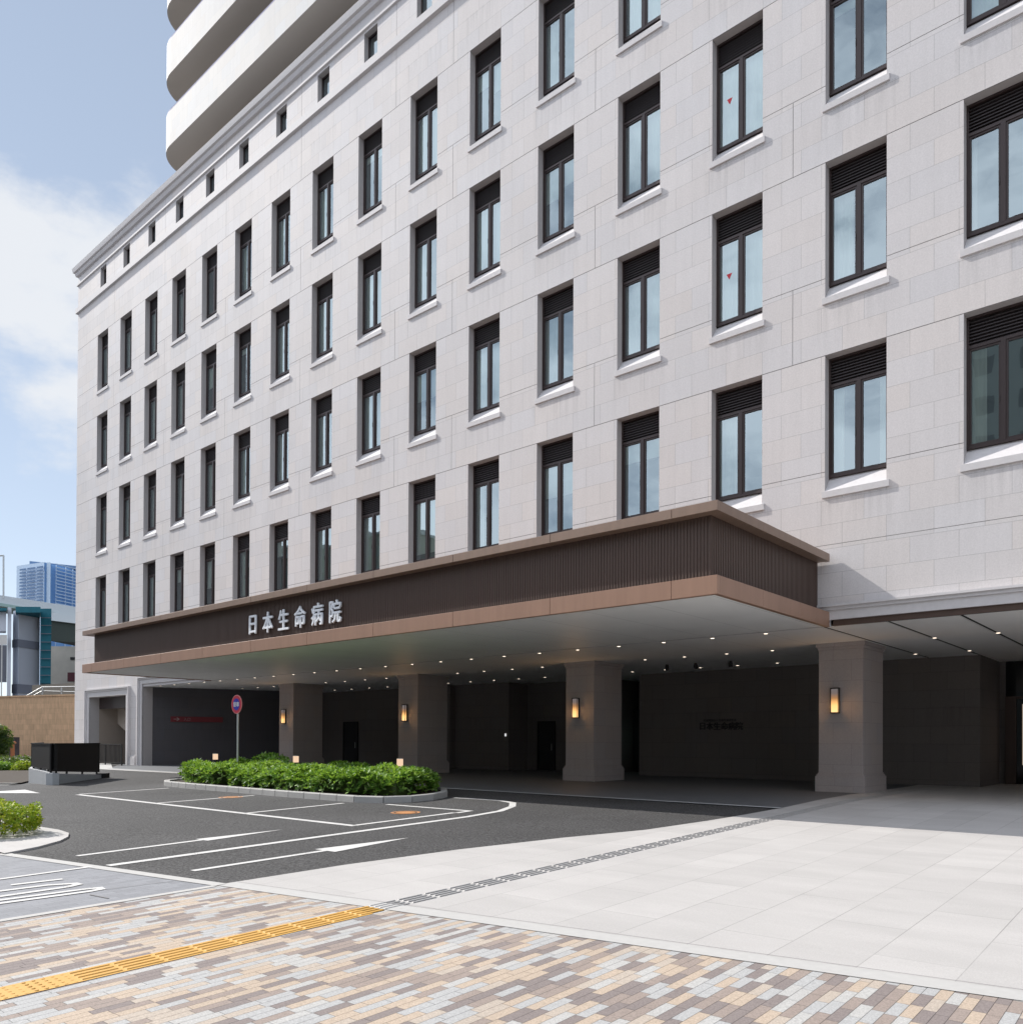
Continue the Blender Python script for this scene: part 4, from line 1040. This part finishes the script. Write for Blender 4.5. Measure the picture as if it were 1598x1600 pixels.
# elevated highway
t = thing('elevated_highway', 'pale elevated highway deck with dark steel girders crossing behind the left buildings', 'highway', (*at(60, 1060, 125).xy, 0))
M['deckpale'] = plain('noise_barrier', (.60, .66, .70), .6); M['deckgreen'] = plain('pale_green_beam', (.33, .47, .45), .7); M['girder'] = plain('dark_girder', (.035, .05, .045), .7)
def ribbon(name, pts, mat, dep, th):
    b = MB()
    for (x0, t0, b0), (x1, t1, b1) in zip(pts, pts[1:]):
        P = [at(x0, t0, dep), at(x1, t1, dep), at(x1, b1, dep), at(x0, b0, dep)]; Q = [v+_fw*th for v in P]
        b.quad(*P); b.quad(*Q[::-1])
        for i in range(4): b.quad(P[i], P[(i+1) % 4], Q[(i+1) % 4], Q[i])
    return obj(name, b, mat, t)
ribbon('barrier', [(-500, 884, 896), (0, 930, 942), (70, 941, 954), (180, 958, 974)], M['deckpale'], 126, 1.)
ribbon('edge_beam', [(-500, 896.1, 901), (0, 942.1, 947), (70, 954.1, 958), (180, 974.1, 978)], M['deckgreen'], 125.8, 12)
ribbon('lower_deck', [(76, 956, 969), (180, 968, 982)], M['deckpale'], 118, 1.)
ribbon('girder', [(76, 969.1, 1001), (180, 982.1, 1008)], M['girder'], 118.5, 10)
t = thing('beige_building', 'stained beige building under the highway girder', 'building', (*at(100, 1065, 112).xy, 0))
b = MB(); slab_between(b, at(76, 1000, 112), at(170, 1000, 112), -.2, at(100, 1010, 112).z, 6); obj('wall', b, plain('stained_beige', (.45, .43, .38), .9, var=.12, scale=.5), t)
b = MB(); slab_between(b, at(106, 1000, 111.9), at(120, 1000, 111.9), at(110, 1065, 112).z, at(110, 1051, 112).z, .3); obj('shutter', b, plain('maroon_shutter', (.09, .02, .03), .7), t)
b = MB(); slab_between(b, at(110, 1000, 111.9), at(130, 1000, 111.9), at(110, 1031, 112).z, at(110, 1027, 112).z, .3); obj('window', b, M['dark'], t)
# far blue high-rise
M['bluepale'] = plain('haze_blue_cladding', (.60, .74, .90), .6); M['blueglass'] = plain('haze_blue_glass', (.20, .40, .72), .5); M['bluedark'] = plain('blue_shadow_gap', (.15, .25, .42), .7)  # tower blues carry the distance haze in their colour
t = thing('high_rise', 'distant blue glass high rise above the highway', 'building', (*at(70, 1150, 430).xy, 0))
b = MB(); slab_between(b, at(25, 1000, 430), at(68, 1000, 420), 0, at(40, 881, 425).z, 26); obj('pale_side', b, M['bluepale'], t)
b = MB()
for k in range(11):
    y = 888+k*5.1
    for x0, x1 in ((29.5, 40), (41.5, 54.5), (56.5, 66.5)): slab_between(b, at(x0, 1000, 427-(x0-29)*.23), at(x1, 1000, 427-(x1-29)*.23), at(40, y+2.3, 425).z, at(40, y, 425).z, .4)
obj('balcony_band', b, M['bluedark'], t)
b = MB(); slab_between(b, at(68.2, 1000, 421), at(150, 1000, 455), 0, at(80, 881, 425).z, 26); obj('glass_side', b, M['blueglass'], t)
b = MB()
for k in range(14):
    y = 883+k*5.1; slab_between(b, at(86, 1000, 425.5), at(150, 1000, 452), at(90, y+1.2, 430).z, at(90, y, 430).z, .5)
for x in (72, 86, 101, 112): slab_between(b, at(x, 1000, 419+(x-68)*.415), at(x+(6 if x == 72 else 1.6), 1000, 419+(x-68)*.415), 0, at(80, 881.5, 425).z, .6)
obj('mullion', b, M['bluepale'], t)
b = MB(); slab_between(b, at(45, 1000, 428), at(120, 1000, 440), at(80, 880, 425).z, at(60, 874.5, 425).z, 14); obj('roof_block', b, M['bluedark'], t)
t = thing('street_light', 'thin grey highway street light at the left edge of the sky', 'street light', at(5.5, 935, 122)*1)
b = MB(); b.tube(at(5.5, 936, 122), at(5.5, 868, 122), .13, 8); obj('mast', b, M['steel'], t); b = MB(); b.tube(at(5.5, 868, 122), at(-6, 868.5, 122), .12, 8); obj('arm', b, M['steel'], t)

# houses over the street, behind the camera: they only show as reflections in the panes
def opp_mat(name, c):
    n = N(name); x, y, z = n.sep(n.pos())
    fx, fz = n.math('FRACT', n.math('DIVIDE', x, 3.2)), n.math('FRACT', n.math('DIVIDE', z, 3.3))
    m = n.math('MULTIPLY', n.math('MULTIPLY', n.math('GREATER_THAN', fx, .3), n.math('LESS_THAN', fx, .75)), n.math('MULTIPLY', n.math('GREATER_THAN', fz, .3), n.math('LESS_THAN', fz, .8)))
    return n.pbr(n.mix(m, c, (.26, .28, .27)), .7)
for q, (x0, x1, y0, h, c, lab) in enumerate(((-240, -150, -52, 44, (.20, .21, .19), 'grey green office block across the street, far left'), (-148, -96, -46, 36, (.26, .24, .2), 'beige apartment block across the street'), (-92, -50, -42, 26, (.30, .25, .2), 'tan apartment block across the street'),
        (-46, -18.5, -40, 20, (.33, .3, .27), 'low pale shop building across the street'), (-17, 26, -36, 41, (.46, .50, .46), 'pale green apartment block opposite the entrance'))):
    t = thing('apartment_block', lab, 'building', ((x0+x1)/2, y0-8, gz(y0)), 'buildings across the street'); b = MB(); b.box(x0, x1, y0-16, y0, -.6, h-2); obj('wall', b, opp_mat('opposite_facade_%d' % q, c), t)
    b = MB(); b.box(x0-.4, x1+.4, y0-16.4, y0+.4, h-2+.001, h-1.4); obj('roof', b, M['concrete'], t)

# ------------------------------------------------------------------ light
SUN = Vector((1.22, .27, -1.0))
sl = bpy.data.lights.new('sun', 'SUN'); sl.energy = 2.9; sl.angle = R(.53); sl.color = (1, .955, .89)
so = bpy.data.objects.new('sun', sl); col.objects.link(so); so.rotation_euler = SUN.to_track_quat('-Z', 'Y').to_euler(); so.location = (-40, 0, 60)
w = bpy.data.worlds.new('World'); scn.world = w; w.use_nodes = True; nt = w.node_tree; nt.nodes.clear()
def wn(t, **k):
    n = nt.nodes.new(t)
    for a, v in k.items(): setattr(n, a, v)
    return n
def L(a, b2): nt.links.new(a, b2)
sky = wn('ShaderNodeTexSky', sky_type='NISHITA'); sky.sun_disc = False
el = math.atan2(1.0, math.hypot(SUN.x, SUN.y)); sky.sun_elevation = el; sky.sun_rotation = math.atan2(-SUN.x, -SUN.y)
sky.air_density = .7; sky.dust_density = 0.; sky.ozone_density = 1.0
tc = wn('ShaderNodeTexCoord')
def vm(op, a, b2=None):
    n = wn('ShaderNodeVectorMath', operation=op); L(a, n.inputs[0])
    if b2 is not None: n.inputs[1].default_value = b2
    return n
def mt(op, a, b2, c=None):
    n = wn('ShaderNodeMath', operation=op)
    for i, v in enumerate((a, b2, c)):
        if v is None: continue
        if isinstance(v, (int, float)): n.inputs[i].default_value = v
        else: L(v, n.inputs[i])
    return n.outputs[0]
ns = wn('ShaderNodeTexNoise'); L(vm('ADD', vm('MULTIPLY', tc.outputs['Generated'], (1, 1, 1.9)).outputs[0], (-.3, .4, .9)).outputs[0], ns.inputs['Vector']); ns.inputs['Scale'].default_value = 5.2; ns.inputs['Detail'].default_value = 9; ns.inputs['Roughness'].default_value = .58
dc = ray(90, 455).normalized()
dt = vm('DOT_PRODUCT', tc.outputs['Generated'], tuple(dc)).outputs['Value']
def mr(src, a, b2, c, d):
    n = wn('ShaderNodeMapRange', interpolation_type='SMOOTHSTEP'); L(src, n.inputs[0])
    for q, v in enumerate((a, b2, c, d)): n.inputs[q+1].default_value = v
    return n.outputs[0]
def mixc(f, a, c):
    n = wn('ShaderNodeMix', data_type='RGBA'); L(f, n.inputs[0]); L(a, n.inputs[6]); n.inputs[7].default_value = (*c, 1); return n.outputs[2]
gm = wn('ShaderNodeGamma'); L(sky.outputs[0], gm.inputs[0]); gm.inputs[1].default_value = .5      # a hazy sky is more even than the clear-air model
blue = vm('MULTIPLY', gm.outputs[0], (1.32, 1.30, 1.30)).outputs[0]
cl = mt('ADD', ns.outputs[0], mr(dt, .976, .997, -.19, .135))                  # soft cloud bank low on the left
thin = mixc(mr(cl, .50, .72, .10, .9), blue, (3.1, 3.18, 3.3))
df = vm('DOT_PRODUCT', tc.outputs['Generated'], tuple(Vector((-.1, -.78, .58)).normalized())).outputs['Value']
cf = mt('ADD', ns.outputs[0], mr(df, -.1, .75, -.35, .12))                     # bright cloud added in the unseen sky for ambient light and pane reflections
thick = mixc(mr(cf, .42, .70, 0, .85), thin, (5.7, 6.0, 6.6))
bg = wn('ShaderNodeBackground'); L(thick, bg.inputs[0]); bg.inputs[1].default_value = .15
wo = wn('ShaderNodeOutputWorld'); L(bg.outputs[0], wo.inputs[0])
scn.view_settings.view_transform = 'Standard'; scn.view_settings.look = 'None'; scn.view_settings.exposure = 0.90; scn.view_settings.gamma = 1
scn.render.engine = 'CYCLES'; scn.cycles.max_bounces = 8; scn.cycles.diffuse_bounces = 5; scn.cycles.transparent_max_bounces = 12
scn.cycles.use_denoising = True
